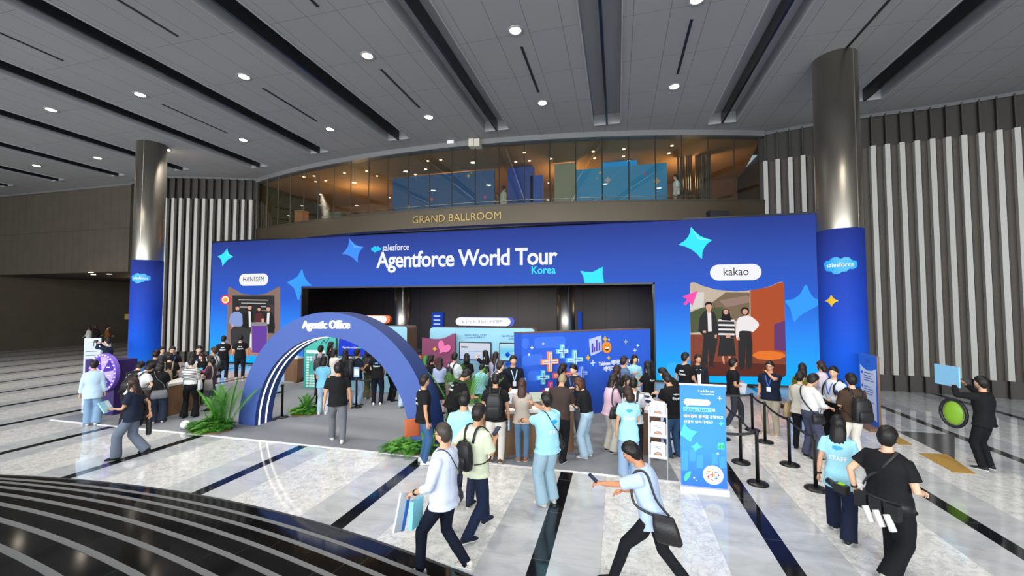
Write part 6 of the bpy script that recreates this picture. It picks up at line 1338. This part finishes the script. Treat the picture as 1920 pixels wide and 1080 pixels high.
person(519, 1.62, -30, 'person in light blue tee behind the left arch leg', yf=738, fem=True, top=(LB, 'tee'), bot=('a9c4d4', 'wide'), hair=(H2, 'bob'), L='low', Rr='low')
# at the light blue wall
person(808, 1.60, 80, 'person in black with lanyard in profile before the magenta panel', yh=668, fem=True, top=(BK, 'long'), bot=('1b1b1e', 'pants'), hair=(H1, 'bob'), extras=('lanyardw',), L='low', Rr='low')
person(825, 1.60, 14, 'person with long wavy hair in pale blue shirt by the palm', yh=672, fem=True, top=('a9b6d6', 'long'), bot=('1b1d26', 'skirt'), hair=(H3, 'long'), extras=('tucked',), L='low', Rr='low')
p = person(852, 1.70, 45, 'person in white tee with black backpack and jeans before the light blue wall', yh=664, top=('dfe2e8', 'half'), bot=('55759a', 'pants'), hair=(H1, 'short'), L='belly', Rr='front'); backpack(p, 'black backpack on the white tee before the light blue wall', size=.95)
person(875, 1.62, 2, 'person in black tee and olive skirt facing the wide display', yh=665, fem=True, top=(BK, 'half'), bot=('5a594d', 'skirt'), hair=(H1, 'bob'), extras=('tucked',), L='belly', Rr='belly')
person(911, 1.66, -22, 'person in black Expert tee raising a hand to long hair at the display', yh=659, fem=True, top=(BK, 'tee'), bot=('22242a', 'pants'), hair=(H1, 'long'), hy=-30, L='hair', Rr='low', extras=('agent',))
p = person(929, 1.64, 24, 'person with very long dark hair in lilac top beside the diamond display', yh=662, fem=True, top=('aeb3d2', 'long'), bot=('2b2c33', 'pants'), hair=(H3, 'long'), hy=30, L='low', Rr='belly'); shoulder_bag(p, 'tan shoulder bag on the woman in the lilac top', 'a58f74', sd=-1, w=.14, h=.24, a=.16)
person(903, 1.58, 10, 'person in light blue striped shirt bending with white hair tie', yh=683, fem=True, top=('8fc8e0', 'long'), bot=('3a4356', 'pants'), hair=(H1, 'bun'), lean=22, hp=20, L='front', Rr='front')
# round the long counter
p = person(886, 1.74, 68, 'person in black slack Expert tee leaning over the long counter end', at=(-3.52, 8.55), top=(BK, 'tee'), bot=('1b1b1e', 'pants'), hair=(H1, 'short'), lean=24, hp=20, L='front', Rr='front', extras=('expert', 'collar'), fat=1.1)
p = person(929, 1.72, 8, 'person in black tee and cream trousers with black leather backpack', yf=866, top=(BK, 'tee'), bot=('ddd8ce', 'pants'), shoe='7a4a2a', hair=(H1, 'buzz'), L='side', Rr='down', extras=('nape',), fat=1.12, skin='cf9a78'); backpack(p, 'black leather backpack on the man in cream trousers', size=1.05); in_hand(p, 1, 'brochure', 'folded blue brochure in the hand of the backpack man in cream trousers', 'brochure', (.03, .12, .2), '9cc4e8', (0, 0, -.03))
p = person(937, 1.72, 52, 'person with glasses in black suit behind the long counter', yh=679, top=('1c1c20', 'jacket'), bot=('1c1c20', 'pants'), hair=('2c2522', 'short'), hy=25, L='belly', Rr='low', extras=('glasses', 'inner', 'collar')); backpack(p, 'dark backpack on the man in the black suit', c='1d2026', size=.95)
person(962, 1.80, 168, 'person in dark navy shirt with pale lanyard standing behind the laptops', yh=669, top=('171c2b', 'half'), bot=('1b1d26', 'pants'), hair=(H1, 'short'), L='low', Rr='low', extras=('lanyardw',), fat=1.2)
person(957, 1.66, -55, 'person in white shirt stooping behind the laptops', at=on_counter(CM, .22, .82), crouch=.2, top=('e2e4e8', 'long'), bot=('2a2c33', 'pants'), hair=(H1, 'short'), lean=48, hp=15, L=(.2, .25, 1.0), Rr=(.2, .25, 1.0))
p = person(979, 1.60, 2, 'person with long brown hair in beige tee and jeans at the long counter', yf=864, fem=True, top=('b3a69a', 'tee'), bot=('5c7d9b', 'slim'), shoe='a86a48', hair=(H4, 'long'), L='front', Rr='front', wide=.08)
in_hand(p, 1, 'folded_flag', 'blue and white folded banner flag standing beside the brown-haired woman', 'flag', (.09, .02, .62), '4f7fd8', (-.06, .05, .30), parts=(('flag_edge', (-.05, -.002, 0), (.02, .024, .62), 'd8dfee'),))
p = person(1050, 1.74, 16, 'person with cropped fair hair in dark brown tee writing at the counter end', yf=860, top=('3f3330', 'half'), bot=('17171a', 'pants'), shoe='2a2c30', hair=('8a7d62', 'buzz'), lean=16, hp=14, L='front', Rr='front', extras=('nape',), step=.45, fat=1.2)
person(1100, 1.60, -62, 'person with brown hair in black tee and pale jeans using a phone by the counter', yf=857, fem=True, top=(BK, 'half'), bot=('a3bccd', 'wide'), shoe='d8d4cc', hair=('4a2817', 'bob'), lean=12, hp=18, L='phone', Rr='phone', extras=('tucked', 'lanyard'))
person(1055, 1.66, 72, 'person with black bob in navy tee talking before the raised crosses', yh=684, fem=True, top=('1a2236', 'half'), bot=('3a3c42', 'pants'), hair=(H1, 'bob'), L='belly', Rr='low', extras=('lanyard',))
p = person(1079, 1.72, -150, 'person in navy patterned shirt and grey trousers looking down with lanyard', yf=822, top=('222b3c', 'half'), bot=('666a70', 'pants'), shoe='dcdcd4', hair=(H1, 'short'), hp=16, L=(.2, .35, 1.25), Rr='belly', extras=('lanyard',))
# gift counter
p = person(1145, 1.62, 55, 'person in pink shirt and cream trousers with black shoulder bag', yf=847, fem=True, top=('d9b8c8', 'long'), bot=('cbc5b8', 'wide'), shoe='22201f', hair=(H2, 'long'), L='front', Rr='front', lean=8); shoulder_bag(p, 'black shoulder bag on the woman in the pink shirt', '1a1a1c', sd=1, w=.15, h=.26, a=.14)
person(1161, 1.60, 120, 'person with fringe smiling beside the pink shirt', at=(-.03, 9.5), lean=22, fem=True, top=('2f3a44', 'half'), bot=('1b1b1e', 'pants'), hair=(H2, 'bob'), L='clap', Rr='clap', extras=('lanyard',))
person(1156, 1.66, 60, 'person with dark brown hair behind the smiling one at the gift counter', yh=688, fem=True, top=('2a2c30', 'half'), bot=('1b1b1e', 'pants'), hair=(H3, 'long'), L='belly', Rr='belly')
person(1169, 1.72, 66, 'person with glasses in blue grey blazer clapping before the blue wall', yh=671, top=('5a6f92', 'jacket'), bot=('3a4152', 'pants'), hair=('241d1a', 'short'), L='clap', Rr='clap', extras=('glasses',))
person(1189, 1.66, 172, 'person with wavy bob in light blue tee and white skirt facing the hall', yh=668, fem=True, top=(LB, 'half'), bot=('e3e4e6', 'skirt'), hair=(H1, 'bob'), hy=-20, L='belly', Rr='belly', extras=('lanyardw',))
person(1215, 1.66, -48, 'person with very long black hair in black Expert tee at the gift counter', yh=680, fem=True, top=(BK, 'tee'), bot=('1b1b1e', 'pants'), hair=(H1, 'long'), L='front', Rr='low', extras=('agent',))
p = person(1187, 1.64, 6, 'person with black ponytail in white tee with black straps', yh=711, fem=True, top=('e2e3e8', 'half'), bot=('2a2c33', 'pants'), hair=(H1, 'bun'), L='front', Rr='front', hp=14); backpack(p, 'small black backpack on the ponytail woman in white', size=.6, dz=.1)
person(1246, 1.72, -78, 'person in black tee bending over the pouches on the gift counter', yh=691, top=(BK, 'tee'), bot=('22242a', 'pants'), hair=(H1, 'short'), lean=30, hp=16, L='front', Rr='front')
person(1264, 1.70, -40, 'person in black tableau Expert tee and jeans packing gifts', yf=858, top=(BK, 'tee'), bot=('3f5f83', 'pants'), shoe='4a4d52', hair=(H1, 'short'), lean=12, hp=18, L='front', Rr='front', extras=('tabexpert', 'collar'), fat=1.12)
person(1284, 1.79, 35, 'person in black tee turning away in front of the screen edge', yh=664, top=(BK, 'tee'), bot=('1e222e', 'pants'), hair=(H1, 'short'), hy=35, L='side', Rr='low', extras=('expert', 'collar'))
person(1308, 1.72, 168, 'person in open dark shirt over white tee before the screen picture', yh=667, top=('23242c', 'jacket'), bot=('1e2026', 'pants'), hair=(H3, 'short'), extras=('inner',), hy=-12)
# right of the banner
p = person(1376, 1.74, 72, 'person in black polo with blue lanyard carrying a silver laptop past the screen', yf=799, top=(BK, 'tee'), bot=('3a3d46', 'pants'), shoe='cfcfc8', hair=(H1, 'short'), step=.45, L='under', Rr='belly', extras=('lanyard',))
in_hand(p, 1, 'laptop_sleeve', 'silver laptop sleeve under the arm of the man in the black polo', 'laptop', (.035, .36, .26), 'cfd3d8', (.06, -.16, -.02), rx=-.2)
person(1447, 1.72, -165, 'person in navy tee and khaki trousers with a hand at the mouth', yf=813, top=('1a2236', 'tee'), bot=('bfb7a3', 'pants'), shoe='c9b08a', hair=(H1, 'short'), L='chin', Rr='down', extras=('lanyard', 'glasses'), fat=1.15)
person(1504, 1.64, 8, 'person with long hair in olive top facing the screen', yh=684, fem=True, top=('6b6a24', 'long'), bot=('22242a', 'pants'), hair=(H2, 'long'))
p = person(1503, 1.64, 15, 'person with clipped-up hair in beige shirt and black trousers', yf=842, fem=True, top=('c9c4b8', 'long'), bot=('17181c', 'slim'), shoe='1c1a19', hair=(H2, 'bun'), L='low', Rr='belly', hy=35); shoulder_bag(p, 'large tan canvas bag at the hip of the woman in the beige shirt', 'a08a66', sd=-1, w=.2, h=.36, a=.1, d=.06)
p = person(1521, 1.70, 52, 'person in white striped shirt and slate trousers with black crossbody bag', yf=859, top=('d9d8d4', 'roll'), bot=('474a60', 'wide'), shoe='17171a', hair=(H1, 'short'), hp=24, L='belly', Rr='front', extras=('tucked', 'nape')); shoulder_bag(p, 'black crossbody bag on the man in the white striped shirt', '15161a', sd=1, cross=True, w=.13, h=.2, a=.04)
person(1540, 1.62, -75, 'person in pale pink cardigan in profile beside the blue column', yh=680, fem=True, top=('d9cbd6', 'long'), bot=('c9ccd8', 'pants'), hair=(H3, 'bob'), Rr='strap', L='belly')
p = person(1563, 1.74, -140, 'person in white shirt with lanyard and black straps holding a tablet', yh=690, top=('dde1ec', 'long'), bot=('141416', 'pants'), hair=(H1, 'short'), hy=-25, hp=4, L='belly', Rr='low', extras=('lanyard', 'collar', 'tucked'), fat=1.1); backpack(p, 'black backpack worn by the man in white shirt with lanyard', size=.8)
in_hand(p, 0, 'tablet', 'dark tablet held by the man in the white shirt with lanyard', 'tablet', (.26, .02, .19), '23262c', (.06, .03, .02), rx=-1.0, parts=(('tablet_display', (0, -.012, 0), (.23, .003, .16), '48566a'),))
p = person(1602, 1.72, -38, 'person in brown tee and cream trousers with black backpack on one shoulder', yf=868, top=('46352a', 'half'), bot=('ded8cc', 'pants'), shoe='d8d4cc', hair=(H1, 'short'), L='phone', Rr='belly', fat=1.08); backpack(p, 'black drawstring backpack on the man in the brown tee', size=1.1, dz=-.1); phone(p, 0, 'phone in the hand of the man in the brown tee')
p = person(1850, 1.72, -65, 'person in black at the right edge carrying a sky blue sign board', yf=880, top=(BK, 'long'), bot=('17171a', 'pants'), hair=(H1, 'short'), L='high', Rr='high')
in_hand(p, 0, 'sign_board', 'sky blue sign board held up by the person in black at the right edge', 'sign', (.5, .03, .40), '8fcdf2', (.0, .1, .1), rz=1.2, parts=(('sign_print', (0, -.017, .03), (.38, .003, .12), 'eef4fa'), ('sign_print', (0, -.017, -.1), (.38, .003, .05), '3f9fe0')))
o = worn(p, 'hoop_bag', 'round black bag with green patch at the right edge', 'bag'); m = MB(); m.tube([V((-.05, .42+.20*cos(q), .95+.27*sin(q))) for q in np.linspace(0, 2*pi, 25)], .03, 8); m.build('bag_rim', mat('black_box', '1a1a1b', .5), o, True, True); MB().ball((-.05, .42, .95), (.05, .16, .23), 16, 10).build('bag_body', mat('bag_lime', '7fae2a', .5), o, True, True)
# people up in the gallery
def gal(px_, yh_, Yg, an, lb, **k):
    q = on_y(px_, yh_, Yg); p = person(960, 1.68, an, lb, yf=800, **k); p['o'].location = (q.x, Yg, 6.98); return p
gal(1268, 331, 18.6, -70, 'person in white tee behind the slatted right end of the gallery glass', top=('e0e4e4', 'half'), bot=('b9a888', 'pants'), hair=(H1, 'short'))
gal(600, 371, 18.6, 40, 'person in dark clothes behind the left end of the gallery glass', top=('26221f', 'long'), bot=('1b1b1e', 'pants'), hair=(H1, 'short'))
gal(615, 366, 19.5, 30, 'second person in dark clothes behind the left end of the gallery glass, taller one', top=('1f1e1e', 'long'), bot=('1b1b1e', 'pants'), hair=(H2, 'bob'))
gal(944, 354, 18.4, 60, 'person in pale shirt behind the gallery glass next to the royal blue panel', top=('b9b4a8', 'half'), bot=('3a3c42', 'pants'), hair=(H2, 'short'))
